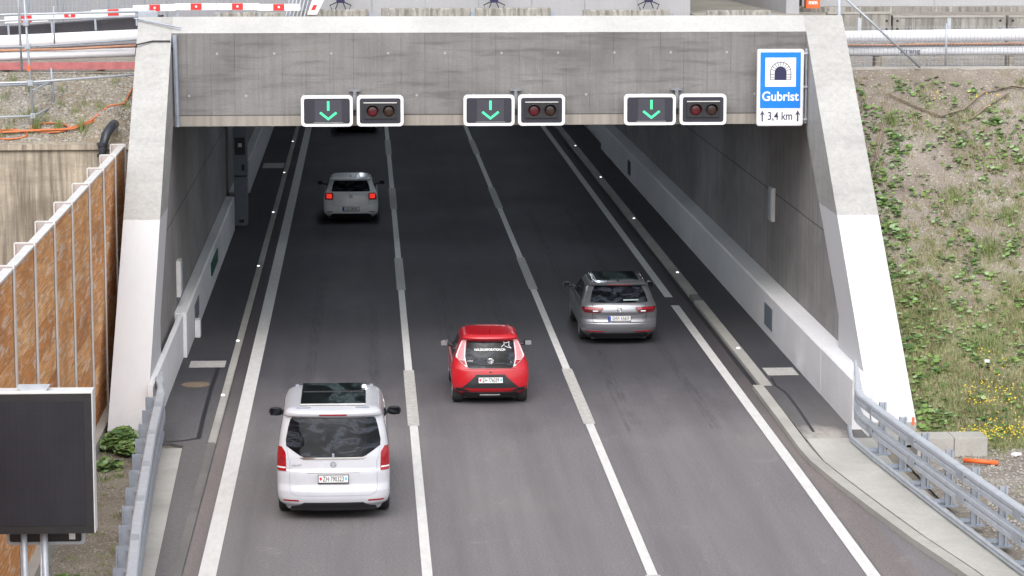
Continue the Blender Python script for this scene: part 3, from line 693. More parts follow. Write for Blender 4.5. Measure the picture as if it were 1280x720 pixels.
thing_tube('brown_hose', [(10.9, 64.3, 6.97), (12.6, 64.3, 6.97), (13.2, 64.3, 6.985), (16, 64.3, 7.0), (30, 64.3, 7.0)], .025, 'hose', 'reddish brown hose lying between the two right pipes', 'hose')
thing_tube('black_hose', [(10.9, 64.25, 6.935), (16, 64.25, 6.955), (30, 64.25, 6.97)], .018, 'black', 'thin black hose lying between the two right pipes', 'hose')
b = MB()
for x in (12.2, 15.4, 18.6, 22): b.box(x, 64.2, 6.4, x+.12, 64.7, 6.71)
for i, x in enumerate((12.2, 15.4, 18.6, 22, -6.2, -8.4, -11)):
    b = MB(); b.box(-.07, -.25, 0, .07, .25, .26 if x > 0 else .10); o = b.build('timber_support', M['oldwall'], loc=(x, 64.45, 6.43)); tag(o, 'short timber support block under the white pipes', 'support block', 'blocks under the pipes')
# gravel shoulder kerb line on the right
tag(MB().box(10.85, 63.6, 6.35, 40, 63.72, 6.50).build('edge_kerb', M['kerb']), 'low pale concrete edging along the top of the slope', 'edging')
# scaffold at left
e = tag(empty('scaffold', (-7.45, 61.6, 5.06)), 'galvanised tube scaffold standing on the ledge left of the portal', 'scaffold')
MB().tube([(0, 0, .0), (-.18, 0, 3.6)], .028).build('pole', M['galv'], e, smooth=True)
MB().tube([(.35, .9, .6), (.30, .9, 1.55)], .026).build('pole', M['galv_dark'], e, smooth=True)
MB().tube([(-.30, .4, 1.5), (-.36, .4, 4)], .026).build('pole', M['galv'], e, smooth=True)
MB().tube([(-4, 0, 1.20), (-.05, 0, 1.30), (2.4, .6, 1.43)], .026).build('rail', M['galv_light'], e, smooth=True)
MB().tube([(-4, .9, 1.05), (.33, .9, 1.20)], .024).build('rail', M['galv_dark'], e, smooth=True)
MB().tube([(-4, 0, .40), (-.02, 0, .54)], .026).build('rail', M['galv_light'], e, smooth=True)
MB().tube([(-.02, 0, .54), (.34, .9, .70)], .024).build('rail', M['galv'], e, smooth=True)
MB().tube([(-.02, 0, 1.12), (.34, .9, 1.26)], .024).build('rail', M['galv'], e, smooth=True)
MB().tube([(-4, 0, 2.0), (-.12, 0, 2.10), (2.35, 0, 2.24)], .018).build('rail', M['galv_dark'], e, smooth=True)
b = MB()
for z in (.54, 1.28, 2.1, 2.62): b.box(-.06-z*.05, -.06, z-.06, .06-z*.05, .06, z+.06)
b.build('coupler', M['galv'], e, bevel=.01)
MB().box(-.04, -.035, .14, .03, .035, .26).build('marker_band', M['yellow'], e)
MB().box(-.13, -.035, 1.55, -.06, .035, 1.68).build('marker_band', M['orange'], e)
e = tag(empty('tube_handrail', (-6.5, 62.4, 6.4)), 'double tube handrail rising to the top left corner of the portal', 'handrail')
for z in (0, .17): MB().tube([(-5, 0, 1.13+z), (-1.6, 0, 1.30+z*.8), (1.75, 0, 1.40+z*.6)], .026).build('rail', M['galv_light'], e, smooth=True)
for x in (-.55, 1.6): MB().tube([(x, 0, .75), (x, 0, 1.62)], .018).build('post', M['galv'], e, smooth=True)
MB().box(1.35, -.05, 1.35, 1.8, .02, 1.50).build('coupler', M['galv'], e, bevel=.01)
# hoardings and walls behind
def panelwall(name, x0, x1, y, z0, z1, seams, label, mat='panelwall', cat='wall'):
    e = tag(empty(name, ((x0+x1)/2, y, z0)), label, cat)
    n = max(1, round((x1-x0)/seams)); wd = (x1-x0)/n
    for i in range(n):
        b = MB(); b.box(x0+i*wd+.008, y, z0, x0+(i+1)*wd-.008, y+.15, z1); rel(b, e).build('panel', M[mat], e)
    b = MB(); b.box(x0, y+.03, z0, x1, y+.12, z1-.02); rel(b, e).build('backing', M['galv_dark'], e)
    return e
panelwall('site_wall', -1.25, 8.8, 73.6, 6.42, 10.2, 1.42, 'pale grey panel wall above the middle of the portal')
panelwall('site_wall', 11.7, 32, 75, 7.42, 10.2, 4.2, 'pale concrete wall above the white pipes on the right')
panelwall('site_wall', -20, -1.3, 74.6, 6.42, 10.2, 2.3, 'grey sheeted hoarding behind the wire fence on the left', 'sheeting')
b = MB(); b.box(8.8, 72.6, 6.42, 11.68, 95, 7.30); tag(b.build('ramp_floor', M['darkconc']), kind='structure')
e = tag(empty('underpass', (10.2, 73, 7.3)), 'shaded concrete opening above the right part of the portal', 'underpass')
b = MB(); b.box(8.65, 73.8, 7.3, 8.8, 95, 10.2); rel(b, e).build('side_wall', M['darkconc'], e)
b = MB(); b.prism_z([(11.35, 73.2), (11.7, 73.2), (11.7, 95), (10.2, 95), (10.2, 94)], 7.3, 10.2); rel(b, e).build('side_wall', M['panelwall'], e)
b = MB(); b.box(8.8, 95, 7.3, 10.2, 95.2, 10.2); rel(b, e).build('rear_wall', M['darkconc'], e)
# jersey barriers
def jersey_mesh(L, h):
    b = MB(); b.prism_x([(-.3, 0), (.3, 0), (.3, .12), (.12, .35), (.08, h-.03), (.05, h), (-.05, h), (-.08, h-.03), (-.12, .35), (-.3, .12)], -L/2, L/2); return b
segs = [(-3.0, 1.9, 7.43, 'with a low sunken top at the far left'), (-.9, 2.0, 7.50, 'behind the coping above the left lane'), (1.6, 2.35, 7.53, 'behind the coping left of the middle'), (3.9, 2.0, 7.53, 'behind the coping above the middle lane'), (6.9, 2.3, 7.47, 'behind the coping left of the shaded opening'), (9.9, 1.7, 7.45, 'tan coloured in front of the shaded opening')]
for x, L, zt, lb in segs:
    e = tag(empty('concrete_barrier', (x, 72, 6.9)), 'weathered concrete road barrier '+lb, 'road barrier', 'road barriers behind the coping')
    b = jersey_mesh(L, zt-6.9); b.build('barrier_block', M['jersey'], e, bevel=.02)
    MB().box(L/2-.1, -.05, .2, L/2+.12, .05, zt-7.0).build('connector', M['galv_dark'], e)
for x, L, zt, lb in [(13.1, 1.7, 7.40, 'nearest to the portal'), (15.5, 3.0, 7.30, 'in the middle with a framed face'), (18.7, 3.2, 7.30, 'at the edge of the photo')]:
    e = tag(empty('concrete_barrier', (x, 72, 6.42)), 'stained concrete barrier behind the right pipes, '+lb, 'road barrier', 'barriers behind the right pipes')
    b = MB(); b.box(-L/2, -.15, 0, L/2, .15, zt-6.42); b.build('barrier_block', M['jersey'], e, bevel=.02)
    MB().box(-L/2, -.17, zt-6.42-.05, L/2, -.14, zt-6.42).build('rim', M['kerb'], e)
    b = MB()
    for s in (-1, 1):
        for z in (.5, .72): b.box(s*(L/2-.12)-.03, -.165, z, s*(L/2-.12)+.03, -.14, z+.05)
    b.build('lifting_sockets', M['black'], e)
    MB().box(-.05, -.2, .3, .05, -.15, .82).build('strut', M['galv_light'], e)
b = MB(); b.box(11.7, 74.4, 7.28, 32, 75, 7.42); tag(b.build('ledge', M['jersey']), 'rough concrete ledge below the right site wall', 'ledge')
# stands of road signs
for i, x in enumerate((-.65, 3.45, 7.6)):
    e = tag(empty('sign_stand', (x, 73.0, 7.4)), f'dark sign foot with splayed struts behind the coping, {["left", "middle", "right"][i]} one of three', 'sign stand', 'sign feet behind the coping')
    MB().box(-.11, -.04, .22, .11, .04, .9).build('sign_back', M['ink'], e)
    for s in (-1, 1):
        MB().tube([(s*.1, 0, .24), (s*.28, 0, .16), (s*.22, 0, .02)], .018, 6).build('strut', M['black'], e)
        MB().tube([(s*.06, .1, .24), (s*.14, .1, .05)], .014, 6).build('strut', M['black'], e)
# warning boards
wb = None
spots = [(-8.6, 7.28, .05), (-7.5, 7.36, .05), (-6.4, 7.44, .05), (-5.35, 7.55, .03), (-4.3, 7.58, 0), (-3.25, 7.58, 0), (-2.2, 7.56, 0)]
for i, (x, z, t) in enumerate(spots):
    if wb is None:
        wb = e = empty('warning_board')
        MB().box(-.55, 0, 0, .55, .03, .17).build('board', M['white'], e); MB().box(-.14, -.006, .003, .14, .0, .167).build('red_stripe', M['red'], e)
        MB().lathe_y([(.03, -.012), (.03, -.006)], (0, 0, .09), 10).build('reflector', M['white'], e)
        MB().box(-.5, .03, -.35, -.45, .07, .15).build('leg', M['galv_dark'], e)
    else: e = copy_tree(wb)
    e.location = (x, 70, z); e.rotation_euler = (0, -t, 0)
    tag(e, f'red and white warning board on the wire fence, {["first","second","third","fourth","fifth","sixth","last"][i]} from the left', 'warning board', 'red and white boards above the portal')
b = MB(); b.prism_y([(-20, 6.42), (-5.2, 6.42), (-5.2, 7.42), (-9, 7.15), (-20, 6.9)], 70.3, 71); tag(b.build('asphalt_ramp', M['road']), kind='structure')
# wire fences
def wirefence(x0, x1, y, z0, z1, px, pz, label, posts, r=.004):
    e = tag(empty('wire_fence', (x0, y, z0)), label, 'fence')
    b = MB(); x = 0
    while x <= x1-x0: b.box(x-r, -r, 0, x+r, r, z1-z0); x += px
    b.build('mesh_wires', M['galv_dark'], e)
    b = MB(); z = 0
    while z <= z1-z0: b.box(0, -r*2.2, z-r, x1-x0, -r*.2, z+r); z += pz
    b.build('cross_wires', M['galv_dark'], e)
    for p in posts: MB().tube([(p-x0, 0, 0), (p-x0, 0, z1-z0+.05)], .022, 8).build('post', M['galv'], e, smooth=True)
    return e
wirefence(-16, -1.4, 73.0, 6.5, 8.9, .11, .35, 'tall wire mesh fence panels in front of the grey hoarding', [-14, -11.5, -8.9, -8.0, -6.8, -5.25, -3.6, -1.6], .006)
wirefence(11.0, 24, 64.0, 6.42, 7.45, .09, .09, 'low fine wire fence in front of the white pipes on the right', [11.02, 13.75, 16.5, 19.3, 22], .0035)
thing_tube('diagonal_brace', [(11.05, 63.2, 8.25), (13.02, 63.4, 6.5)], .028, 'galv', 'diagonal galvanised brace tube leaning across the right pipes', 'tube')
thing_tube('scaffold_tube', [(10.97, 62.6, 6.3), (10.92, 62.6, 9)], .045, 'galv_light', 'thick vertical tube at the top right corner of the portal', 'tube')
thing_tube('scaffold_tube', [(11.1, 63.9, 6.42), (11.1, 63.9, 7.35)], .025, 'galv', 'short thin fence tube right of the portal corner', 'tube')
for i in range(6):
    x = -2.05+i*.09
    thing_tube('leaning_tube', [(x-.1, 71.0, 6.9), (x+.25+.02*i, 72.2, 8.6)], .022, 'galv', 'galvanised tube in the leaning bundle behind the coping', 'tube', 'bundle of leaning tubes')
e = tag(empty('barrier_gate', (-1.3, 71.2, 6.9)), 'red and white slanted fence piece beside the tube bundle', 'gate')
MB().prism_y([(-.2, .5), (.05, .5), (.25, .9), (.25, 1.4), (.1, 1.4)], 0, .04).build('board', M['white'], e); MB().prism_y([(-.1, .62), (.0, .62), (.06, .75), (-.04, .75)], -.01, -.002).build('stripe', M['red'], e)
e = tag(empty('orange_container', (12.15, 73.8, 7.42)), 'orange container with white lettering on the ledge at the top right', 'container')
MB().prism_z(rrect(-.2, -.15, .2, .15, .04), 0, .30).build('tub', M['orange'], e); text('mm', .16, M['white'], e, (0, -.155, .16), bold=.006)
e = tag(empty('gas_bottle', (11.8, 73.8, 7.42)), 'narrow black bottle beside the orange container', 'bottle')
MB().prism_z([(.07*cos(a*pi/7), .07*sin(a*pi/7)) for a in range(14)], 0, .5).build('bottle', M['black'], e); MB().prism_z([(.075*cos(a*pi/7), .075*sin(a*pi/7)) for a in range(14)], 0, .06).build('foot', M['oldwall'], e)

# ------------------------------------------------------------------ guardrails
def boxrail(path, w_, h, z, name, mat, parent, zend=None):
    V = []; F = []
    for i, p in enumerate(path):
        a = Vector(path[max(i-1, 0)][:2]); c = Vector(path[min(i+1, len(path)-1)][:2]); t = (c-a).normalized(); n_ = Vector((t.y, -t.x))
        zz = p[2] if len(p) > 2 else z
        wp = p[3] if len(p) > 3 else w_; hp = p[4] if len(p) > 4 else h
        pr = [(-wp/2, -hp/2), (-wp/2, hp/2-.02), (-wp/2+.02, hp/2), (wp/2-.02, hp/2), (wp/2, hp/2-.02), (wp/2, hp*.12), (wp/2-.03, 0), (wp/2, -hp*.12), (wp/2, -hp/2)]
        for o_, dz in pr: V.append((p[0]+n_.x*o_, p[1]+n_.y*o_, zz+dz))
    m = 9
    for i in range(len(path)-1):
        for q in range(m): r_ = (q+1) % m; F.append((i*m+q, i*m+r_, (i+1)*m+r_, (i+1)*m+q))
    F.append(tuple(range(m))); F.append(tuple(range(len(V)-1, len(V)-1-m, -1)))
    b = MB(); b.V = V; b.F = F; return b.build(name, mat, parent)
def interp(path, y):
    for (x0, y0), (x1, y1) in zip(path[:-1], path[1:]):
        if min(y0, y1) <= y <= max(y0, y1): t = (y-y0)/(y1-y0); return x0+(x1-x0)*t, (x1-x0)/(y1-y0)
    return path[-1][0], 0
# right
rp = [(9.46, 51.0), (9.57, 49.2), (9.72, 47.3), (9.92, 44.9), (10.26, 41.2), (10.75, 36.5), (11.5, 29), (12.4, 20)]
gr = tag(empty('guardrail', (0, 0, 0)), 'galvanised guardrail with two box beams and flat foot plates on the right verge', 'guardrail')
tip = lambda z: [(9.78, 53.4, z+.32, .05, .06), (9.66, 52.5, z+.12, .10, .22), (9.50, 51.5, z, .14, .2)]
boxrail(tip(.97)+[(x, y, .97) for x, y in rp], .15, .20, .97, 'upper_beam', M['galv_light'], gr)
boxrail(tip(.58)+[(x, y, .58) for x, y in rp], .13, .20, .58, 'lower_beam', M['galv_light'], gr)
boxrail([(x-.16, y, .20) for x, y in [(9.62, 52.2)]+rp], .06, .10, .2, 'foot_rail', M['galv_light'], gr)
y = 49.95
while y > 18:
    x, s = interp(rp, y)
    b = MB(); b.box(x+.10, y-.055, .1, x+.13, y+.055, 1.1); b.box(x+.20, y-.055, .1, x+.23, y+.055, 1.1); b.box(x+.13, y-.008, .1, x+.20, y+.008, 1.1)
    po = b.build('post', M['galv'], gr)
    b = MB(); b.box(x-.12, y-.12, .107, x+.32, y+.12, .128); b.build('base_plate', M['galv_dark'], po)
    b = MB()
    for sx in (-.06, .27): b.box(x+sx-.02, y-.05, .128, x+sx+.02, y-.01, .16)
    b.build('bolts', M['galv_dark'], po)
    MB().box(x+.0, y-.04, .93, x+.11, y+.04, 1.01).build('bracket', M['galv_dark'], po); MB().box(x+.0, y-.04, .54, x+.11, y+.04, .62).build('bracket', M['galv_dark'], po); MB().box(x-.14, y-.02, .17, x+.11, y+.02, .23).build('bracket', M['galv_dark'], po)
    y -= 1.45
# splice plates
y = 50
while y > 20:
    x, s = interp(rp, y)
    for z in (.97, .58):
        b = MB(); b.prism_z([(x-.084-s*.2, y-.2), (x-.084+s*.2, y+.2), (x-.07+s*.2, y+.2), (x-.07-s*.2, y-.2)], z-.07, z+.07); b.build('splice_plate', M['galv'], gr)
    y -= 2.9
# left
lp = [(-4.02, 52.2), (-3.91, 48.62), (-3.71, 43.99), (-3.61, 41.71), (-3.41, 38.22), (-3.2, 34), (-2.75, 25), (-2.3, 16)]
gl = tag(empty('guardrail', (0, 0, 0)), 'galvanised guardrail seen along its length beside the left verge', 'guardrail')
boxrail([(-4.16, 54.3, 1.02, .04, .05), (-4.12, 53.3, 1.0, .16, .24), (-4.06, 52.7, .98, .10, .2)]+[(x, y, .92) for x, y in lp], .165, .16, .92, 'upper_beam', M['galv_light'], gl)
boxrail([(-4.10, 53.3, .55, .10, .2)]+[(x+.02, y, .55) for x, y in lp], .13, .16, .55, 'lower_beam', M['galv'], gl)
boxrail([(x+.03, y, .2) for x, y in lp], .06, .10, .2, 'foot_rail', M['galv'], gl)
y = 51.9
while y > 16:
    x, s = interp(lp, y)
    b = MB(); b.box(x-.27, y-.012, 0, x-.10, y+.012, .97); b.box(x-.275, y-.06, 0, x-.255, y+.06, .97); po = b.build('post', M['galv_dark'], gl)
    b = MB(); b.box(x-.12, y-.05, .9, x-.07, y+.05, .94); b.build('bracket', M['galv'], po)
    y -= 1.33
y = 51
while y > 20:
    x, s = interp(lp, y)
    b = MB(); b.prism_z([(x-.06-s*.2, y-.2), (x+.06-s*.2, y-.2), (x+.06+s*.2, y+.2), (x-.06+s*.2, y+.2)], .998, 1.006); b.build('splice_plate', M['galv'], gl)
    y -= 2.66
# low concrete kerb block right of the wing foot
e = tag(empty('concrete_block', (10.78, 50.6, 0)), 'low pale concrete kerb block between the right wing wall foot and the gravel', 'kerb block')
MB().box(-.35, -.35, -.05, .35, .25, .34).build('block_segment', M['kerb'], e, bevel=.015); MB().box(.36, -.35, -.05, 1.0, .25, .34).build('block_segment', M['kerb'], e, bevel=.015)
b = MB().tube([(11.15, 49.5, .07), (11.75, 49.25, .06)], .045, 10); tag(b.build('orange_tube', M['orange'], smooth=True), 'short orange plastic tube lying on the gravel', 'tube')
b = MB().box(9.93, 48.35, .98, 9.97, 48.39, 1.12); o = b.build('reflector', M['orange']); tag(o, 'small orange reflector on the right guardrail', 'reflector')
for i, (x, y, s) in enumerate([(12.9, 51.2, .11), (13.4, 52.2, .08), (12.3, 50.1, .08), (13.2, 49.4, .07), (12.6, 54, .07)]):
    b = MB(); b.prism_z([(s*(1+.3*sin(3*a+i))*cos(a*pi/4), s*(.8+.3*cos(2*a+i))*sin(a*pi/4)) for a in range(8)], 0, .05)
    o = b.build('litter', M['litter'], loc=(x, y, (hslope(x, y) if y > 50.9 else 0)+.02)); tag(o, 'crumpled white piece of litter on the ground near the slope foot', 'litter', 'white litter at the slope foot')

# ------------------------------------------------------------------ LED board in the left foreground
e = tag(empty('message_board', (-4.36, 34, 0)), 'large dark switched off variable message board on steel poles at the left', 'message board')
MB().box(-.92, 0, 2.60, .885, .28, 4.44).build('housing', M['alu'], e, bevel=.012)
MB().box(-.905, -.012, 2.605, .87, .0, 4.41).build('front_frame', M['black'], e)
MB().box(-.80, -.020, 2.71, .77, -.011, 4.31).build('screen', M['screen'], e)
MB().prism_y([(-.02, 4.44), (.30, 4.44), (.34, 4.50), (-.06, 4.50)], .05, .2).build('top_bracket', M['galv_light'], e)
for x in (-.04, .22): MB().tube([(x, .16, -.05), (x, .16, 2.6)], .042, 12).build('pole', M['galv'], e, smooth=True)
MB().tube([(.12, .2, -.05), (.18, .2, 2.6)], .02, 8).build('conduit', M['galv_light'], e, smooth=True)
e2 = tag(empty('rear_sign_panel', (-4.16, 34.45, 2.35)), 'flat black panel in a rounded grey frame under the dark message board', 'panel')
MB().prism_y(rrect(-.5, 0, .5, .5, .04), 0, .06).build('frame', M['galv_light'], e2)
MB().prism_y(rrect(-.46, .04, .46, .46, .03), -.008, .0).build('face', M['black'], e2)
MB().box(.30, -.014, .07, .38, -.008, .17).build('type_plate', M['white'], e2)

# ------------------------------------------------------------------ cars
def catmull(rows, m):
    out = []
    n = len(rows)
    for i in range(n-1):
        p0, p1, p2, p3 = rows[max(i-1, 0)], rows[i], rows[i+1], rows[min(i+2, n-1)]
        for k_ in range(m):
            t = k_/m
            out.append(tuple(.5*((2*b_)+(-a+c)*t+(2*a-5*b_+4*c-d)*t*t+(-a+3*b_-3*c+d)*t**3)*.5+.5*(b_+(c-b_)*t) if True else 0 for a, b_, c, d in zip(p0, p1, p2, p3)))
    out.append(rows[-1]); return out
class Car:
    def __init__(s, rows, Rr, Rf, n, sag, mats, wheels, rw, tw, loc, name, label, cat='car'):
        s.rows = catmull(rows, 5); s.Rr, s.Rf, s.n, s.sag = Rr, Rf, n, sag; s.wheels = wheels; s.ztop = rows[-1][0]; s.L = max(r[3] for r in rows)
        s.root = tag(empty(name, loc), label, cat)
        s.mats = mats
        s.body(rw, tw)
    def prm(s, z):
        R_ = s.rows
        if z <= R_[0][0]: return R_[0][1:]
        for a, b in zip(R_[:-1], R_[1:]):
            if a[0] <= z <= b[0]:
                t = (z-a[0])/max(1e-6, b[0]-a[0]); return tuple(p+(q-p)*t for p, q in zip(a[1:], b[1:]))
        return R_[-1][1:]
    def D(s, p):      # roof crown along the length and in plan
        x, y, z = p; h = max(0, z/s.ztop-.6)/.4
        z2 = z-h*(s.sag[0]*max(0, (s.sag[2]-y))**2+s.sag[1]*max(0, y-s.sag[2])**2)
        tf = max(0, (y-s.L*.75)/(s.L*.25)); x2 = x*(1-.10*tf*tf)
        return (x2, y, z2)
    def loop(s, z, N=26):
        w_, yr, yf = s.prm(z); n = s.n; Rr = min(s.Rr, (yf-yr)*.45); Rf = min(s.Rf, (yf-yr)*.45); P = []
        for k_ in range(N+1):            # rear from left to right
            a = pi*k_/N; c, si = cos(a), sin(a)
            P.append((-w_*math.copysign(abs(c)**(2/n), c), yr+Rr-Rr*abs(si)**(2/n)))
        M_ = 14
        for k_ in range(1, M_): P.append((w_, yr+Rr+(yf-Rf-yr-Rr)*k_/M_))
        for k_ in range(N+1):
            a = pi*k_/N; c, si = cos(a), sin(a)
            P.append((w_*math.copysign(abs(c)**(2/n), c), yf-Rf+Rf*abs(si)**(2/n)))
        for k_ in range(1, M_): P.append((-w_, yf-Rf-(yf-Rf-yr-Rr)*k_/M_))
        return [s.D((x, y, z)) for x, y in P]
    def body(s, rw, tw):
        V = []; F = []
        for r in s.rows: lp_ = s.loop(r[0]); m = len(lp_); V += lp_
        nr = len(s.rows)
        for i in range(nr-1):
            for k_ in range(m): j = (k_+1) % m; F.append((i*m+k_, i*m+j, (i+1)*m+j, (i+1)*m+k_))
        F.append(tuple(range(m-1, -1, -1)))
        # roof cap as strips between left and right halves
        top = [(nr-1)*m+k_ for k_ in range(m)]
        c = len(V); cx = sum(V[i][0] for i in top)/m; ysp = [V[i][1] for i in top]
        # inner rings
        w_, yr, yf = s.prm(s.ztop); prev = top
        for f in (.85, .6, .3):
            ring_ = []
            for i in top:
                x, y, z = V[i]; ym = (yr+yf)/2; nx, ny = x*f, ym+(y-ym)*(1-(1-f)*.9)
                q = s.D((nx, ny, s.ztop)); V.append((nx, ny, q[2]+.012*(1-f*f))); ring_.append(len(V)-1)
            for k_ in range(m): j = (k_+1) % m; F.append((prev[k_], prev[j], ring_[j], ring_[k_]))
            prev = ring_
        F.append(tuple(prev))
        o = mesh_obj('body', V, F, s.mats['paint'], s.root, True)
        bm = bmesh.new(); bm.from_mesh(o.data); bmesh.ops.recalc_face_normals(bm, faces=bm.faces); bm.to_mesh(o.data); bm.free()
        # wheel arches
        cut = MB()
        for wy in s.wheels:
            for sx in (-1, 1): cut.lathe_x([(rw+.045, -.19), (rw+.045, .19)], (sx*(tw+.03), wy, rw+.005), 40)
        co = cut.build('cutter', M['black']); md = o.modifiers.new('b', 'BOOLEAN'); md.operation = 'DIFFERENCE'; md.object = co; md.solver = 'EXACT'
        bpy.context.view_layer.update(); dg = bpy.context.evaluated_depsgraph_get()
        me = bpy.data.meshes.new_from_object(o.evaluated_get(dg)); o.modifiers.clear(); old = o.data; 
        if len(me.polygons) > 100: o.data = me
        bpy.data.objects.remove(co)
        try: o.data.set_sharp_from_angle(angle=R(38))
        except Exception: pass
        s.bodyo = o
        zb = s.rows[0][0]
        ub = MB(); ub.box(-tw+.16, .30, zb-.03, tw-.16, s.L-.5, zb+.05); ub.build('underbody', M['black'], s.root, bevel=.01)
        # wheels
        for wy in s.wheels:
            for sx in (-1, 1):
                b = MB(); wd = .105
                b.lathe_x([(rw*.66, -wd), (rw*.9, -wd), (rw*.975, -wd*.8), (rw, -wd*.45), (rw, wd*.45), (rw*.975, wd*.8), (rw*.9, wd), (rw*.66, wd)], (sx*(tw-.04), wy, rw), 40)
                wo = b.build('wheel', M['rubber'], s.root, smooth=False)
                b = MB(); x1 = sx*(tw-.04+wd-.005)
                for q in range(5):
                    a = 2*pi*q/5+.3
                    for da in (-.16, .16):
                        p0 = (x1, wy+.05*cos(a), rw+.05*sin(a)); p1 = (x1-sx*.01, wy+rw*.62*cos(a+da), rw+rw*.62*sin(a+da)); b.tube([p0, p1], .022, 6)
                b.lathe_x([(rw*.62, sx*.0), (rw*.68, sx*.012), (rw*.68, -sx*.03), (rw*.60, -sx*.04)], (x1, wy, rw), 32)
                b.build('rim', M['rim'], wo)
    # surface sampling
    def rear(s, x, z):
        w_, yr, yf = s.prm(z); t = min(.9995, abs(x)/w_); y = yr+s.Rr*(1-(1-t**s.n)**(1/s.n)); return Vector(s.D((x, y, z)))
    def sidep(s, y, z, sg):
        w_, yr, yf = s.prm(z); x = w_; 
        if y-yr < s.Rr: t = min(1, max(0, (s.Rr-(y-yr))/s.Rr)); x = w_*(1-t**s.n)**(1/s.n)
        if yf-y < s.Rf: t = min(1, max(0, (s.Rf-(yf-y))/s.Rf)); x = w_*(1-t**s.n)**(1/s.n)
        return Vector(s.D((sg*x, y, z)))
    def frontp(s, x, z):
        w_, yr, yf = s.prm(z); t = min(.9995, abs(x)/w_); y = yf-s.Rf*(1-(1-t**s.n)**(1/s.n)); return Vector(s.D((x, y, z)))
    def patch(s, kind, rows, name, mat, off=.006, nc=14, sub=4, parent=None, skirt=.03):
        """rows: (z, a, b) with a,b = x (rear/front) or y (side)"""
        rr = []
        for (z0, a0, b0), (z1, a1, b1) in zip(rows[:-1], rows[1:]):
            for k_ in range(sub): t = k_/sub; rr.append((z0+(z1-z0)*t, a0+(a1-a0)*t, b0+(b1-b0)*t))
        rr.append(rows[-1])
        f = {'rear': lambda u, z: s.rear(u, z), 'front': lambda u, z: s.frontp(u, z), 'L': lambda u, z: s.sidep(u, z, -1), 'R': lambda u, z: s.sidep(u, z, 1)}[kind]
        cen = Vector((0, s.L/2, s.ztop*.45)); V = []; h = .004
        def nrm(u, z):
            a = f(u+h, z)-f(u-h, z); b = f(u, z+h)-f(u, z-h); n_ = a.cross(b); n_.normalize()
            d = {'rear': Vector((0, -1, 0)), 'front': Vector((0, 1, 0)), 'L': Vector((-1, 0, 0)), 'R': Vector((1, 0, 0))}[kind]
            return n_ if n_.dot(d) > 0 else -n_
        B = []
        for z, a, b in rr:
            for k_ in range(nc+1):
                u = a+(b-a)*k_/nc; p = f(u, z); n_ = nrm(u, z); V.append(p+n_*off); B.append(p-n_*skirt)
        m = nc+1; nr = len(rr); F = [(i*m+k_, i*m+k_+1, (i+1)*m+k_+1, (i+1)*m+k_) for i in range(nr-1) for k_ in range(nc)]
        bd = [k_ for k_ in range(m)]+[i*m+nc for i in range(1, nr)]+[(nr-1)*m+k_ for k_ in range(nc-1, -1, -1)]+[i*m for i in range(nr-2, 0, -1)]
        base = len(V); V += [B[i] for i in bd]
        for i in range(len(bd)): j = (i+1) % len(bd); F.append((bd[i], bd[j], base+j, base+i))
        o = mesh_obj(name, V, F, mat, parent or s.root, False)
        bm = bmesh.new(); bm.from_mesh(o.data); bmesh.ops.recalc_face_normals(bm, faces=bm.faces); bm.to_mesh(o.data); bm.free()
        o.data.polygons.foreach_set('use_smooth', [True]*len(o.data.polygons))
        try: o.data.set_sharp_from_angle(angle=R(40))
        except Exception: pass
        return o
    def seam(s, kind, pts, w_, name='seam', mat=None, off=.003, parent=None):
        f = (lambda u, z: s.rear(u, z)) if kind == 'rear' else ((lambda u, z: s.sidep(u, z, -1)) if kind == 'L' else (lambda u, z: s.sidep(u, z, 1)))
        b = MB(); P = []
        for (u0, z0), (u1, z1) in zip(pts[:-1], pts[1:]):
            for k_ in range(8): t = k_/8; P.append((u0+(u1-u0)*t, z0+(z1-z0)*t))
        P.append(pts[-1]); Q = [f(u, z) for u, z in P]; d = {'rear': Vector((0, -1, 0)), 'L': Vector((-1, 0, 0)), 'R': Vector((1, 0, 0))}[kind]
        V = []; F = []
        for i, q in enumerate(Q):
            t = (Q[min(i+1, len(Q)-1)]-Q[max(i-1, 0)]).normalized(); n_ = t.cross(d).normalized()*w_/2
            V += [tuple(q+n_+d*off), tuple(q-n_+d*off)]
        F = [(2*i, 2*i+1, 2*i+3, 2*i+2) for i in range(len(Q)-1)]
        return mesh_obj(name, V, F, mat or M['black'], parent or s.root)
    def mirror(s, y, z, mat, sz=(.24, .13, .17), out=.0, matl=None):
        for sg in (-1, 1):
            w_ = s.prm(z)[0]; b = MB()
            x0 = sg*(w_+.06+out)
            N = 12; prof = [(.0, .25), (.15, .8), (.5, 1), (.85, .85), (1, .35)]
            V = []; F = []
            for t, r in prof:
                for k_ in range(N):
                    a = 2*pi*k_/N; c, si = cos(a), sin(a)
                    V.append((x0+sg*sz[0]*t, y+.5*sz[1]*r*math.copysign(abs(c)**.6, c), z+.5*sz[2]*r*math.copysign(abs(si)**.7, si)))
            for i in range(len(prof)-1):
                for k_ in range(N): j = (k_+1) % N; F.append((i*N+k_, i*N+j, (i+1)*N+j, (i+1)*N+k_))
            F.append(tuple(range(N))); F.append(tuple(range(len(V)-1, len(V)-1-N, -1)))
            b.V = V; b.F = F; mo = b.build('wing_mirror', (matl if (matl and sg < 0) else mat), s.root, smooth=True)
            g_ = MB(); g_.box(min(x0+sg*.04, x0+sg*sz[0]*.9), y-.5*sz[1]-.012, z-.36*sz[2], max(x0+sg*.04, x0+sg*sz[0]*.9), y-.5*sz[1]*.9, z+.36*sz[2]); g_.build('mirror_glass', M['chrome'] if matl else M['glass'], mo)
            a_ = MB(); a_.tube([(sg*(w_-.06), y+.02, z-.05), (x0+sg*.04, y, z-.03)], .028, 8); a_.build('mirror_arm', M['black'], mo)
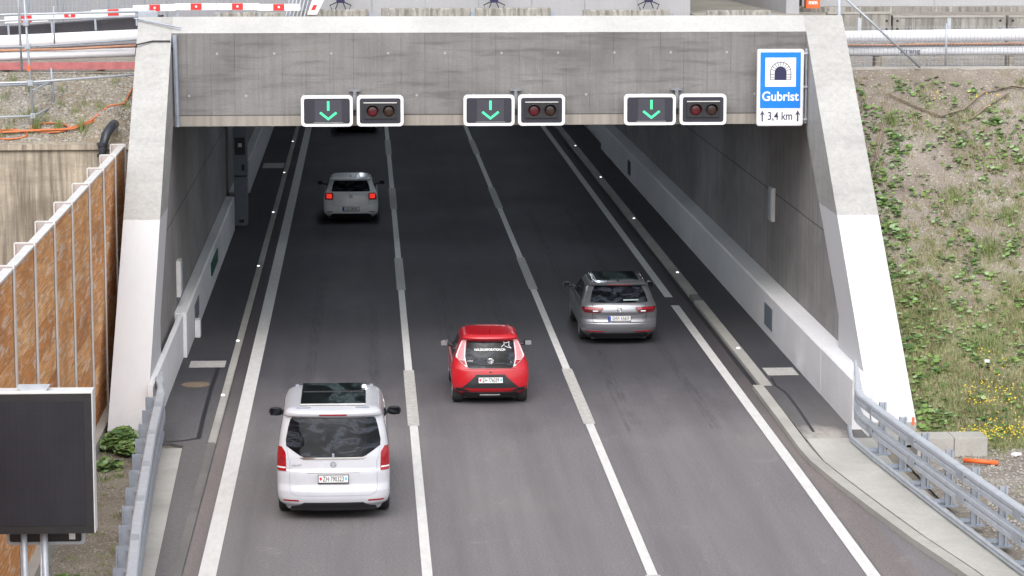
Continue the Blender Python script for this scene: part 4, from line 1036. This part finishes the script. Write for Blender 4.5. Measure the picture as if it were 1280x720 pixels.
    def plate(s, x, z, W, H_, txt, style, yoff=-.02, tilt=0):
        y = s.rear(x, z).y+yoff
        po = MB().box(x-W/2-.012, y-.004, z-H_/2-.022, x+W/2+.012, y+.03, z+H_/2+.008).build('number_plate_holder', M['black'], s.root)
        p = MB().box(x-W/2, y-.010, z-H_/2, x+W/2, y-.003, z+H_/2).build('number_plate', M['plate'], po)
        if style == 'eu':
            MB().box(x-W/2, y-.013, z-H_/2+.003, x-W/2+.055, y-.009, z+H_/2-.003).build('blue_band', M['plateblue'], p); tx = x+.03; 
        else:
            for sg, mt in ((-1, 'platered'), (1, 'plateblue')):
                MB().prism_y([(x+sg*(W/2-.035)+a, z+c_) for a, c_ in ((-.02, .03), (.02, .03), (.02, -.01), (0, -.03), (-.02, -.01))], y-.013, y-.009).build('crest', M[mt] if sg < 0 else M['platelb'], p)
            tx = x
        text(txt, H_*1.05, M['platetext'], p, (tx, y-.012, z-.003), 'plate_lettering', sx=.62, bold=.001, extrude=.001)
    def ringlogo(s, x, z, r, lines, tube=.008, mat='chrome', squash=1, yo=-.012):
        y = s.rear(x, z).y+yo; b = MB()
        b.tube([(x+r*cos(a*pi/10), y, z+r*squash*sin(a*pi/10)) for a in range(21)], tube, 6, cap=False)
        for l in lines: b.tube([(x+u*r, y-.002, z+v*r) for u, v in l], tube*.85, 6)
        return b.build('emblem', M[mat], s.root, smooth=True)
M['platelb'] = plain('crest_light_blue', (.15, .45, .8), .5, 0, .1, 9)
M['emblem_dark'] = plain('emblem_grey', (.35, .36, .38), .3, .5, .1, 9)

# --- white van
van = Car([(.17, .80, .16, 4.9), (.24, .84, .12, 4.98), (.31, .92, .03, 5.08), (.40, .95, .0, 5.13), (.52, .958, .0, 5.14), (.58, .960, .025, 5.12), (.64, .962, .05, 5.1), (.80, .965, .055, 5.05), (.86, .965, .065, 5.0), (.90, .964, .09, 4.97), (1.0, .962, .10, 4.9), (1.10, .955, .11, 4.6), (1.18, .948, .13, 4.15), (1.25, .94, .15, 3.95), (1.5, .905, .21, 3.6), (1.70, .865, .27, 3.3), (1.76, .85, .29, 3.2), (1.79, .84, .21, 3.15), (1.84, .82, .19, 3.05), (1.875, .79, .21, 2.95), (1.90, .74, .27, 2.8)],
    .34, .75, 2.7, (.004, .012, 1.6), {'paint': M['p_white']}, (1.02, 4.22), .34, .89, (-.60, 45.35, .014),
    'van', 'white people carrier van with dark rear window and glass roof in the left lane', 'van')
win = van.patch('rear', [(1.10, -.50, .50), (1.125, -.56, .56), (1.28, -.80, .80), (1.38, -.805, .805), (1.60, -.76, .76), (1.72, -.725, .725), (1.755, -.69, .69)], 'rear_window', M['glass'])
van.patch('rear', [(1.062, -.50, .50), (1.098, -.57, .57)], 'chrome_strip', M['chrome'], .010)
van.patch('rear', [(1.812, -.24, .24), (1.835, -.23, .23)], 'high_brake_lamp', M['lamp_red'], .008)
for sg in (-1, 1):
    q = lambda rows: [(z, min(sg*a, sg*b), max(sg*a, sg*b)) for z, a, b in rows]
    lo = van.patch('rear', q([(.86, .80, .945), (.90, .80, .95), (1.14, .805, .945), (1.18, .815, .94), (1.26, .875, .93)]), 'tail_lamp', M['lamp_red'], .012, parent=None)
    van.patch('rear', q([(.905, .805, .94), (.93, .805, .94)]), 'reversing_lamp', M['lamp_clear'], .017, parent=lo)
    van.patch('rear', q([(.355, .58, .84), (.38, .60, .86)]), 'bumper_reflector', M['lamp_red'], .006)
    van.patch('L' if sg < 0 else 'R', [(1.22, .55, 3.3), (1.30, .50, 3.35), (1.62, .55, 3.15), (1.66, .62, 3.05)], 'side_window', M['glass'], .004)
    van.patch('front', q([(.62, .55, .86), (.80, .50, .90), (.88, .62, .88)]), 'headlight', M['lamp_clear'], .006)
    van.seam('L' if sg < 0 else 'R', [(1.0, .45), (1.0, 1.2)], .012, 'door_seam'); van.seam('L' if sg < 0 else 'R', [(2.9, .45), (2.9, 1.2)], .012, 'door_seam'); van.seam('L' if sg < 0 else 'R', [(.55, 1.12), (3.0, 1.12)], .03, 'sliding_rail', M['emblem_dark'])
van.patch('front', [(1.28, -.82, .82), (1.70, -.74, .74)], 'windscreen', M['glass'], .006)
van.patch('front', [(.45, -.5, .5), (.75, -.45, .45)], 'grille', M['black'], .006)
van.patch('rear', [(.172, -.74, .74), (.235, -.72, .72), (.27, -.60, .60), (.335, -.50, .50)], 'lower_valance', M['black'], .012)
van.seam('rear', [(-.74, 1.05), (-.745, .60), (-.72, .50), (-.64, .455), (.64, .455), (.72, .50), (.745, .60), (.74, 1.05)], .010, 'tailgate_seam', M['galv_dark'])
van.seam('rear', [(-.80, 1.30), (-.76, 1.05)], .008, 'tailgate_seam', M['galv_dark']); van.seam('rear', [(.80, 1.30), (.76, 1.05)], .008, 'tailgate_seam', M['galv_dark'])
van.patch('rear', [(.845, -.45, .45), (.865, -.43, .43)], 'handle_bar', M['alu'], .018)
van.plate(0, .745, .50, .12, 'ZH·790323', 'ch', -.03)
y_ = van.rear(0, 1).y-.012
van.ringlogo(0, .985, .045, [[(0, 0), (0, 1)], [(0, 0), (.86, -.5)], [(0, 0), (-.86, -.5)]], .006, 'emblem_dark')
text('BVG 1400', .045, M['emblem_dark'], van.root, (-.62, van.rear(-.62, .965).y-.012, .965), 'badge_lettering', sx=.9)
MB().box(-.02, win.parent is None and 0 or van.rear(0, 1.14).y-.05, 1.10, .02, van.rear(0, 1.14).y+.02, 1.17).build('wiper_base', M['galv_dark'], van.root, bevel=.01)
def roofpatch(car, x0, x1, y0, y1, name, mat, up=.022, n=8, parent=None):
    V = [(x0+(x1-x0)*i/n, y0+(y1-y0)*j/n, car.D((0, y0+(y1-y0)*j/n, car.ztop))[2]+up) for j in range(n+1) for i in range(n+1)]
    b = MB(); b.V = V; b.F = [(j*(n+1)+i, j*(n+1)+i+1, (j+1)*(n+1)+i+1, (j+1)*(n+1)+i) for j in range(n) for i in range(n)]
    k_ = len(b.V); b.V += [(x, y, z-.05) for x, y, z in V]
    bd = list(range(n+1))+[j*(n+1)+n for j in range(1, n+1)]+[n*(n+1)+i for i in range(n-1, -1, -1)]+[j*(n+1) for j in range(n-1, 0, -1)]
    for i in range(len(bd)): j = (i+1) % len(bd); b.F.append((bd[i], bd[j], k_+bd[j], k_+bd[i]))
    return b.build(name, mat, parent or car.root)
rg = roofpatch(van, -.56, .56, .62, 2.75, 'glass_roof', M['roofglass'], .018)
b = MB(); b.box(-.56, .6, van.ztop+.012, .56, .64, van.ztop+.032); b.build('roof_trim', M['alu'], van.root)
roofpatch(van, -.53, .53, 1.78, 1.86, 'roof_bar', M['black'], .026)
for sg in (-1, 1): MB().box(min(sg*.38, sg*.62), .40, van.ztop+.0, max(sg*.38, sg*.62), .43, van.ztop+.018).build('roof_seam', M['galv_dark'], van.root); MB().box(sg*.66-.03, 2.6, 1.80, sg*.66+.03, 2.68, 1.895).build('roof_fitting', M['galv_dark'], van.root)
van.mirror(3.35, 1.28, M['black'], (.25, .14, .17), -.05)

# --- red hatchback
red = Car([(.14, .62, .20, 3.25), (.19, .66, .16, 3.3), (.27, .74, .06, 3.40), (.34, .785, .01, 3.44), (.45, .805, .0, 3.455), (.60, .812, .015, 3.43), (.74, .808, .04, 3.35), (.82, .795, .075, 3.2), (.90, .77, .10, 2.9), (.97, .745, .12, 2.65), (1.05, .71, .16, 2.5), (1.2, .655, .23, 2.25), (1.32, .61, .29, 2.05), (1.345, .60, .20, 2.0), (1.39, .585, .17, 1.93), (1.42, .565, .19, 1.86), (1.45, .51, .26, 1.72)],
    .30, .55, 2.5, (.012, .03, 1.0), {'paint': M['p_red']}, (.56, 2.90), .285, .715, (2.55, 55.65, .014),
    'car', 'small red hatchback with black tailgate glass and pale upright tail lamps in the middle lane', 'car')
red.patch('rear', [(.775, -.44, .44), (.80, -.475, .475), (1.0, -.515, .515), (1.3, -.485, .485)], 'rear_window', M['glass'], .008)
for sg in (-1, 1):
    q = lambda rows: [(z, min(sg*a, sg*b), max(sg*a, sg*b)) for z, a, b in rows]
    lo = red.patch('rear', q([(.80, .475, .50), (.88, .50, .60), (.985, .52, .705), (1.02, .525, .70), (1.20, .51, .625), (1.335, .49, .56)]), 'tail_lamp', M['lamp_clear'], .014)
    red.patch('rear', q([(.94, .535, .66), (1.0, .54, .675), (1.2, .525, .60), (1.31, .50, .55)]), 'lamp_lens', M['lamp_pale'], .020, parent=lo)
    red.patch('rear', q([(.84, .50, .545), (.93, .53, .64)]), 'lamp_base', M['lamp_red'], .020, parent=lo)
    red.patch('L' if sg < 0 else 'R', [(.92, .75, 2.35), (.95, .70, 2.35), (1.25, .85, 2.0), (1.29, .95, 1.9)], 'side_window', M['glass'], .004)
    red.patch('front', q([(.55, .5, .68), (.72, .48, .74), (.80, .55, .72)]), 'headlight', M['lamp_clear'], .006)
    red.seam('L' if sg < 0 else 'R', [(1.2, .35), (1.15, .9)], .010, 'door_seam')
    red.seam('L' if sg < 0 else 'R', [(.6, .78), (2.9, .74)], .010, 'body_crease')
    red.patch('rear', q([(.30, .42, .70), (.37, .60, .72)]), 'bumper_vent', M['black'], .010)
    b = MB(); b.tube([(sg*.40, .35, red.D((0, .35, 1.45))[2]+.006), (sg*.43, 1.6, red.D((0, 1.6, 1.45))[2]+.008)], .012, 6); b.build('roof_groove', M['p_red'], red.root)
red.patch('rear', [(.365, -.60, .60), (.45, -.50, .50), (.60, -.335, .335), (.65, -.30, .30)], 'plate_surround', M['black'], .010)
red.patch('rear', [(.143, -.55, .55), (.20, -.60, .60), (.275, -.55, .55)], 'lower_valance', M['black'], .012)
red.patch('rear', [(.20, -.22, .20), (.225, -.22, .20)], 'exhaust_trim', M['alu'], .02)
red.patch('front', [(.98, -.62, .62), (1.32, -.52, .52)], 'windscreen', M['glass'], .006)
red.plate(0, .54, .50, .115, 'ZH·776039', 'ch', -.035)
red.seam('rear', [(-.53, .76), (.53, .76)], .010, 'tailgate_seam', M['lamp_dark'])
red.seam('rear', [(-.52, 1.325), (.52, 1.325)], .020, 'spoiler_shadow_gap')
red.ringlogo(0, .925, .07, [[(.45*cos(a*pi/6), .62*sin(a*pi/6)) for a in range(13)], [(.95*cos(a*pi/6), .28+.34*sin(a*pi/6)) for a in range(13)]], .008, 'chrome', .68, -.02)
def rtext(car, s_, size, mat, x, z, nm='window_lettering', **k):
    p = car.rear(x, z); q = car.rear(x, z+.05); lean = math.atan2(q.y-p.y, q.z-p.z)
    return text(s_, size, mat, car.root, (x, p.y-.016, z), nm, rot=(pi/2-lean, 0, 0), **k)
rtext(red, 'HOLZKORPORATION.CH', .07, M['white'], -.01, 1.145, sx=.80, bold=.0015)
rtext(red, 'AYGO', .042, M['plate'], -.42, .925, 'badge_lettering'); rtext(red, 'x', .045, M['plate'], .43, .90, 'badge_lettering')
b = MB(); p = red.rear(.33, 1.22)
for a, c in (((-.10, -.03), (-.03, .03)), ((-.03, .03), (-.05, .08)), ((-.05, .08), (.0, .05)), ((.0, .05), (.07, .08)), ((.07, .08), (.06, .0)), ((.06, .0), (.11, -.05)), ((.11, -.05), (.03, -.03)), ((.03, -.03), (-.03, .0))):
    b.tube([(p.x+a[0], red.rear(p.x, 1.22+a[1]).y-.015, 1.22+a[1]), (p.x+c[0], red.rear(p.x, 1.22+c[1]).y-.015, 1.22+c[1])], .006, 6)
b.build('window_drawing', M['white'], red.root)
b = MB(); b.lathe_y([(.018, 0), (.018, -.01)], (0, red.rear(0, .70).y, .70), 10); b.build('keyhole', M['black'], red.root)
MB().tube([(.05, red.rear(0, .84).y-.02, .845), (-.2, red.rear(0, .86).y-.025, .85), (.30, red.rear(.3, .90).y-.03, .87)], .009, 6).build('wiper', M['black'], red.root)
b = MB().tube([(0, .5, 1.44), (0, .46, 1.50), (0, .40, 1.54)], .006, 6); b.build('aerial', M['black'], red.root)
red.mirror(2.1, .98, M['black'], (.19, .12, .13), .0, matl=M['p_silver'])

# --- silver estate
sil = Car([(.15, .72, .20, 4.5), (.20, .76, .16, 4.6), (.26, .83, .07, 4.70), (.33, .875, .02, 4.75), (.42, .892, .0, 4.77), (.52, .90, .0, 4.76), (.56, .902, .035, 4.74), (.62, .905, .06, 4.7), (.70, .908, .05, 4.62), (.78, .905, .035, 4.45), (.85, .90, .045, 4.2), (.93, .885, .075, 3.7), (.98, .865, .11, 3.5), (1.1, .82, .22, 3.2), (1.25, .765, .36, 2.9), (1.36, .715, .46, 2.6), (1.38, .70, .37, 2.55), (1.42, .675, .34, 2.45), (1.45, .64, .38, 2.3), (1.475, .57, .50, 2.1)],
    .34, .70, 2.5, (.006, .03, 1.6), {'paint': M['p_silver']}, (1.05, 3.84), .33, .81, (5.92, 62.9, .014),
    'car', 'silver grey estate car with dark glass roof in the right lane', 'car')
sil.patch('rear', [(1.0, -.665, .665), (1.03, -.68, .68), (1.22, -.62, .62), (1.34, -.555, .555), (1.355, -.53, .53)], 'rear_window', M['glass'])
sil.patch('rear', [(1.395, -.28, .28), (1.41, -.27, .27)], 'high_brake_lamp', M['lamp_red'], .006)
for sg in (-1, 1):
    q = lambda rows: [(z, min(sg*a, sg*b), max(sg*a, sg*b)) for z, a, b in rows]
    lo = sil.patch('rear', q([(.775, .46, .80), (.80, .42, .84), (.86, .37, .86), (.90, .38, .86)]), 'tail_lamp', M['lamp_dark'], .012)
    sil.patch('rear', q([(.85, .42, .80), (.885, .42, .80)]), 'lamp_band', M['lamp_red'], .017, parent=lo)
    sil.patch('rear', q([(.80, .50, .62), (.825, .50, .62)]), 'reversing_lamp', M['lamp_clear'], .017, parent=lo)
    sil.patch('rear', q([(.325, .38, .74), (.345, .36, .76)]), 'bumper_reflector', M['lamp_red'], .010)
    sil.patch('L' if sg < 0 else 'R', [(1.0, .75, 3.1), (1.03, .70, 3.05), (1.26, .95, 2.75), (1.31, 1.05, 2.55)], 'side_window', M['glass'], .004)
    sil.patch('front', q([(.60, .5, .78), (.72, .48, .84)]), 'headlight', M['lamp_clear'], .006)
    for yy in (1.5, 2.35, 3.2): sil.seam('L' if sg < 0 else 'R', [(yy, .3), (yy, .98)], .010, 'door_seam')
    for yy in (1.55, 2.3): sil.seam('L' if sg < 0 else 'R', [(yy, 1.0), (yy+.02, 1.28)], .05, 'window_pillar', M['black'], .007)
    sil.seam('L' if sg < 0 else 'R', [(.8, .995), (3.15, .985)], .014, 'window_trim', M['chrome'], .006)
    sil.seam('L' if sg < 0 else 'R', [(.4, .84), (4.0, .78)], .010, 'body_crease')
    b = MB(); b.tube([(sg*.60, .62, 1.435), (sg*.605, .75, 1.482), (sg*.61, 1.6, 1.495), (sg*.60, 2.15, 1.46)], .016, 8); b.build('roof_rail', M['chrome'], sil.root, smooth=True)
sil.patch('rear', [(.555, -.50, .50), (.715, -.58, .58)], 'plate_recess', plain('silver_recess', (.27, .27, .29), .3, .5), .004)
sil.patch('rear', [(.153, -.64, .64), (.21, -.72, .72), (.30, -.64, .64)], 'lower_valance', M['black'], .012)
sil.patch('front', [(1.0, -.75, .75), (1.34, -.62, .62)], 'windscreen', M['glass'], .006)
sil.seam('rear', [(-.62, .98), (-.64, .62), (-.60, .545), (.60, .545), (.64, .62), (.62, .98)], .009, 'tailgate_seam')
sil.plate(0, .645, .52, .11, 'GHW KA659', 'eu', -.025)
sil.ringlogo(0, .845, .052, [[(-.5, .8), (0, -.1), (.5, .8)], [(-.8, .4), (-.4, -.8), (0, 0), (.4, -.8), (.8, .4)]], .007, 'chrome', 1, -.015)
roofpatch(sil, -.50, .50, .62, 2.0, 'glass_roof', M['roofglass'], .016)
b = MB(); b.prism_x([(.45, 1.46), (.62, 1.47), (.60, 1.50), (.55, 1.535)], -.015, .015); b.build('aerial_fin', M['black'], sil.root)
MB().box(.12, .28, 1.03, .44, .30, 1.06).build('document_on_shelf', M['white'], sil.root) if False else None
sil.patch('rear', [(1.045, .10, .46), (1.07, .10, .46)], 'shelf_reflection', plain('parcel_shelf_edge', (.30, .36, .36), .4), .009)
sil.mirror(3.05, 1.02, M['p_silver'], (.19, .13, .15), .02)

# --- pale hatchback with lit lamps
def polo(paint, lamp, loc, label, dark=False):
    c = Car([(.14, .70, .18, 3.8), (.19, .74, .14, 3.9), (.28, .83, .04, 4.0), (.36, .865, .0, 4.04), (.50, .872, .0, 4.05), (.60, .875, .03, 4.02), (.72, .872, .05, 3.95), (.85, .86, .06, 3.7), (.93, .84, .075, 3.3), (.99, .815, .11, 3.0), (1.1, .765, .18, 2.75), (1.25, .705, .27, 2.45), (1.34, .665, .34, 2.25), (1.36, .655, .25, 2.2), (1.40, .635, .23, 2.1), (1.43, .60, .26, 2.0), (1.455, .53, .36, 1.85)],
        .30, .60, 2.5, (.01, .03, 1.2), {'paint': paint}, (.76, 3.31), .31, .775, loc, 'car', label, 'car')
    c.patch('rear', [(1.01, -.60, .60), (1.03, -.615, .615), (1.22, -.57, .57), (1.325, -.52, .52), (1.335, -.50, .50)], 'rear_window', M['glass'])
    for sg in (-1, 1):
        q = lambda rows: [(z, min(sg*a, sg*b), max(sg*a, sg*b)) for z, a, b in rows]
        lo = c.patch('rear', q([(.74, .60, .80), (.77, .56, .82), (.92, .55, .80), (.965, .58, .76)]), 'tail_lamp', M['lamp_red'], .012)
        if lamp: c.patch('rear', q([(.79, .60, .77), (.93, .60, .76)]), 'lit_lens', M['brake'], .017, parent=lo)
        c.patch('L' if sg < 0 else 'R', [(1.0, .7, 2.75), (1.28, .85, 2.3)], 'side_window', M['glass'], .004)
        c.patch('front', q([(.60, .5, .74), (.72, .48, .80)]), 'headlight', M['lamp_clear'], .006)
        c.patch('rear', q([(.36, .58, .74), (.38, .58, .76)]), 'bumper_reflector', M['lamp_dark'], .01)
    c.patch('rear', [(.143, -.62, .62), (.20, -.72, .72), (.235, -.66, .66), (.30, -.60, .60), (.315, -.50, .50)], 'lower_valance', M['black'], .012)
    c.patch('front', [(1.0, -.72, .72), (1.32, -.58, .58)], 'windscreen', M['glass'], .006)
    c.patch('rear', [(1.345, -.60, .60), (1.36, -.61, .61)], 'spoiler_shadow_gap', M['black'], .004)
    c.seam('rear', [(-.58, .98), (-.57, .60), (-.5, .55), (.5, .55), (.57, .60), (.58, .98)], .009, 'tailgate_seam', M['galv_dark'])
    c.plate(.0, .47, .52, .11, 'KO CM 905', 'eu', -.025)
    c.ringlogo(0, .86, .05, [[(-.5, .8), (0, -.1), (.5, .8)], [(-.8, .4), (-.4, -.8), (0, 0), (.4, -.8), (.8, .4)]], .010, 'emblem_dark', 1, -.015)
    b = MB(); b.prism_x([(.38, 1.43), (.52, 1.45), (.50, 1.47), (.46, 1.50)], -.015, .015); b.build('aerial_fin', M['black'], c.root)
    for sg in (-1, 1): MB().box(min(sg*.35, sg*.58), 1.2, 1.41, max(sg*.35, sg*.58), 1.8, 1.44).build('roof_strip', M['black'], c.root)
    c.mirror(2.7, 1.02, M['black'], (.19, .12, .14), .05); return c
polo(M['p_cool'], True, (-.50, 86.55, .014), 'pale white hatchback with lit red tail lamps inside the tunnel in the left lane')
polo(M['p_dark'], False, (-.42, 118.4, .014), 'dark car far inside the tunnel, mostly hidden behind the left signal panels')

# ------------------------------------------------------------------ vegetation and stones
class Scatter:
    def __init__(s): s.V = []; s.F = []; s.mi = []
    def leafpoly(s, c, r, tilt, az, mi, n=6):
        b = len(s.V); u = Vector((cos(az), sin(az), 0)); v = Vector((-sin(az)*cos(tilt), cos(az)*cos(tilt), sin(tilt)))
        for k_ in range(n):
            a = 2*pi*k_/n; rr = r*(1+.22*sin(2*a+az)); s.V.append(tuple(c+u*cos(a)*rr+v*sin(a)*rr*.85))
        s.F.append(tuple(range(b, b+n))); s.mi.append(mi)
    def blade(s, p, h, az, lean, w_, mi):
        b = len(s.V); d = Vector((cos(az), sin(az), 0)); n_ = Vector((-sin(az), cos(az), 0))*w_
        m = p+d*lean*h*.35+Vector((0, 0, h*.6)); t = p+d*lean*h+Vector((0, 0, h))
        s.V += [tuple(p-n_), tuple(p+n_), tuple(m+n_*.7), tuple(m-n_*.7), tuple(t)]; s.F += [(b, b+1, b+2, b+3), (b+3, b+2, b+4)]; s.mi += [mi, mi]
    def stone(s, p, r, mi):
        b = len(s.V); az = random.random()*6
        ring_ = [(cos(az+k_*2*pi/5)*r*random.uniform(.7, 1.2), sin(az+k_*2*pi/5)*r*random.uniform(.7, 1.2)) for k_ in range(5)]
        s.V += [(p.x+x, p.y+y, p.z-r*.3) for x, y in ring_]+[(p.x+x*.6, p.y+y*.6, p.z+r*.55*random.uniform(.6, 1.2)) for x, y in ring_]
        for k_ in range(5): j = (k_+1) % 5; s.F.append((b+k_, b+j, b+5+j, b+5+k_)); s.mi.append(mi)
        s.F.append(tuple(b+5+k_ for k_ in range(5))); s.mi.append(mi)
    def build(s, name, mats, label):
        o = mesh_obj(name, s.V, s.F, mats); o.data.polygons.foreach_set('material_index', s.mi); o.data.update()
        return tag(o, label, None, None, 'stuff')
rnd = random.Random(3)
def broad(sc_, cx, cy, rad, n, hf, size=.075, dark=False):
    for _ in range(n):
        a = rnd.random()*2*pi; rr = rad*math.sqrt(rnd.random()); x, y = cx+rr*cos(a), cy+rr*sin(a)
        z = hf(x, y)+rnd.uniform(.02, .16)*(1-.5*rr/rad)*(1.6 if dark else 1)
        sc_.leafpoly(Vector((x, y, z)), size*rnd.uniform(.5, 1.3), rnd.uniform(-.1, .75), rnd.uniform(-.7, .7)+(pi if rnd.random() < .15 else 0), (2 if rnd.random() < (.5 if dark else .25) else (1 if rnd.random() < .22 else 0)))
def tuft(sc_, cx, cy, rad, n, hf, h, straw=.2):
    for _ in range(n):
        a = rnd.random()*2*pi; rr = rad*rnd.random(); x, y = cx+rr*cos(a), cy+rr*sin(a)
        sc_.blade(Vector((x, y, hf(x, y)-.01)), h*rnd.uniform(.4, 1.2), rnd.random()*6.3, rnd.uniform(.1, .8), rnd.uniform(.004, .009), 1 if rnd.random() < straw else 0)
bl, gs, yf_, stn = Scatter(), Scatter(), Scatter(), Scatter()
xe = lambda y: 10.85
# climbing broad leaves along the wing wall edge
for _ in range(105):
    y = rnd.uniform(51.2, 63); d = rnd.expovariate(1/.5); broad(bl, 10.95+d, y, rnd.uniform(.12, .32), rnd.randint(5, 15), hslope, .058)
for _ in range(620):
    x, y = rnd.uniform(10.9, 19), rnd.uniform(51, 63)
    low = 1-(y-51)/12
    if nz(x, y, .45, 11) > .05-.35*low-.15*(x < 13): broad(bl, x, y, rnd.uniform(.08, .3), rnd.randint(3, 13), hslope, .05)
for _ in range(5200):
    x, y = rnd.uniform(10.9, 21), rnd.uniform(50.8, 63.3) if rnd.random() < .4 else rnd.uniform(50.8, 56.5); low = 1-(y-51)/12.5
    if nz(x, y, .5, 21) > .28-.85*low: tuft(gs, x, y, rnd.uniform(.08, .30), rnd.randint(12, 40), hslope, rnd.uniform(.06, .17), .42+.2*(1-low))
for (x, y, r_, n_) in [(13.35, 57.2, .35, 260), (15.2, 60.2, .5, 380), (14.2, 54.8, .45, 300), (12.7, 54.4, .4, 260), (12.0, 61.5, .2, 120), (14.0, 58.3, .3, 160), (15.4, 55.3, .4, 240), (12.9, 58.9, .28, 150), (14.9, 57.0, .4, 160)]: tuft(gs, x, y, r_, n_, hslope, .28, .08)
for _ in range(2600):
    x, y = rnd.uniform(10.9, 19), rnd.uniform(50.8, 55.8); tuft(gs, x, y, rnd.uniform(.1, .3), rnd.randint(8, 24), hslope, rnd.uniform(.06, .14), .40)
for _ in range(260):
    x, y = rnd.uniform(11.2, 19), rnd.uniform(51, 62.8); tuft(gs, x, y, .3, 10, hslope, .12, .95)
for _ in range(4500):
    x, y = rnd.uniform(10.9, 20), rnd.uniform(51, 63.3); gs.blade(Vector((x, y, hslope(x, y)+.01)), rnd.uniform(.02, .05), rnd.random()*6.3, rnd.uniform(1, 3), .006, 1)
for (x, y, r_, n_) in [(12.5, 52.9, .5, 130), (12.1, 51.6, .5, 120), (12.9, 51.9, .6, 140), (13.9, 53.4, .5, 90), (13.5, 51.6, .4, 50), (14.2, 51.0, .4, 60), (14.3, 62.2, .35, 30), (13.2, 62.3, .2, 14), (15.5, 53.6, .6, 60), (12.6, 53.8, .3, 30)]:
    for _ in range(int(n_*.7)):
        a = rnd.random()*6.3; rr = r_*1.35*math.sqrt(rnd.random()); px, py = x+rr*cos(a), y+rr*sin(a)*.6; z = hslope(px, py)
        h = rnd.uniform(.1, .3); yf_.blade(Vector((px, py, z)), h, a, .15, .005, 1); yf_.leafpoly(Vector((px, py, z+h)), rnd.uniform(.011, .021), rnd.uniform(.2, 1), rnd.uniform(-.5, .5), 0, 5)
for _ in range(1900):
    x, y = rnd.uniform(10.9, 19), rnd.uniform(54.5, 63.2)
    if nz(x, y, .7, 31) > -.12: tuft(gs, x, y, rnd.uniform(.06, .2), rnd.randint(6, 18), hslope, rnd.uniform(.05, .12), .45)
for _ in range(300):
    x, y = rnd.uniform(10.9, 18), rnd.uniform(54.5, 63)
    broad(bl, x, y, rnd.uniform(.06, .22), rnd.randint(2, 9), hslope, .045)
# left verge
flat = lambda x, y: .0
broad(bl, -4.72, 51.5, .40, 480, lambda x, y: .22*max(0, 1-((x+4.72)**2+(y-51.5)**2)/.2)+.02, .075, True); broad(bl, -4.45, 51.1, .35, 260, lambda x, y: .08, .07, True); broad(bl, -4.85, 49.8, .3, 90, flat, .06, True)
broad(bl, -4.35, 40.2, .35, 260, flat, .055, True); broad(bl, -4.7, 41.2, .3, 140, flat, .05, True)
for _ in range(130):
    x, y = rnd.uniform(-5.1, -3.85), rnd.uniform(30, 51.8); tuft(gs, x, y, .14, rnd.randint(5, 26), flat, .08, .4)
for _ in range(9):
    x, y = rnd.uniform(-5.0, -4.0), rnd.uniform(38, 50); tuft(gs, x, y, .2, 80, flat, .12, .15)
for _ in range(26):
    x, y = rnd.uniform(-9, -5.4), rnd.uniform(61.2, 63.3); tuft(gs, x, y, .14, 30, hleft, .2, .25)
for x in (-6.9, -7.4, -6.4): tuft(gs, x, 61.5, .10, 60, hleft, .38, .05)
for _ in range(60):
    x, y = rnd.uniform(10.9, 16), rnd.uniform(45, 52); tuft(gs, x, y, .15, rnd.randint(4, 18), flat, .08, .5)
broad(bl, 12.9, 50.4, .3, 26, flat, .07); broad(bl, 13.4, 49.8, .3, 20, flat, .06)
bl.build('broad_leaved_weeds', [M['leaf'], M['leaf_pale'], M['leaf_dark']], 'low broad leaved weeds on the slopes and verges')
gs.build('grass', [M['grassg'], M['straw']], 'thin green and straw coloured grass on the slopes and verges')
yf_.build('yellow_flowers', [M['yellow'], M['grassg']], 'small yellow flowers on the lower slope')
for _ in range(3800):
    x, y = rnd.uniform(-9.5, -5.15), rnd.uniform(61.1, 63.6); stn.stone(Vector((x, y, hleft(x, y)+.005)), rnd.uniform(.010, .032), rnd.choice((0, 0, 1, 2)))
for _ in range(4200):
    x, y = rnd.uniform(10.5, 17), rnd.uniform(42, 51.3); stn.stone(Vector((x, y, .01)), rnd.uniform(.010, .035), rnd.choice((0, 1, 1, 2)))
for _ in range(3500):
    x, y = rnd.uniform(-5.13, -3.9), rnd.uniform(32, 52.1); stn.stone(Vector((x, y, .005)), rnd.uniform(.006, .020), rnd.choice((0, 1, 2)))
for _ in range(3000):
    x, y = rnd.uniform(10.9, 20), rnd.uniform(51, 63.5); stn.stone(Vector((x, y, hslope(x, y)+.003)), rnd.uniform(.008, .022), rnd.choice((0, 1, 2)))
stn.build('pebbles', [plain('stone_grey', (.33, .32, .30), .9), plain('stone_pale', (.36, .345, .32), .9), plain('stone_dark', (.17, .155, .14), .9)], 'loose pebbles and stones on the slopes and verges')
# torn erosion net edge at the slope top
b = MB()
for k0, pts in enumerate([[(11.35, 60.3), (11.75, 61.5), (12.05, 62.5), (12.5, 62.2), (13.1, 61.7), (13.7, 62.0), (14.3, 62.6), (15.0, 62.8), (16, 62.6)], [(11.15, 59.6), (11.5, 60.6), (11.8, 61.5), (12.0, 62.3)], [(13.8, 61.6), (14.4, 62.2), (14.9, 62.6)]]):
    for q in range(3): b.tube([(x+.03*q, y-.03*q, hslope(x, y)+.05+.01*q) for x, y in pts], .012, 5)
tag(b.build('erosion_net', M['net']), 'sagging brown edge of an erosion net at the top of the right slope', 'net')
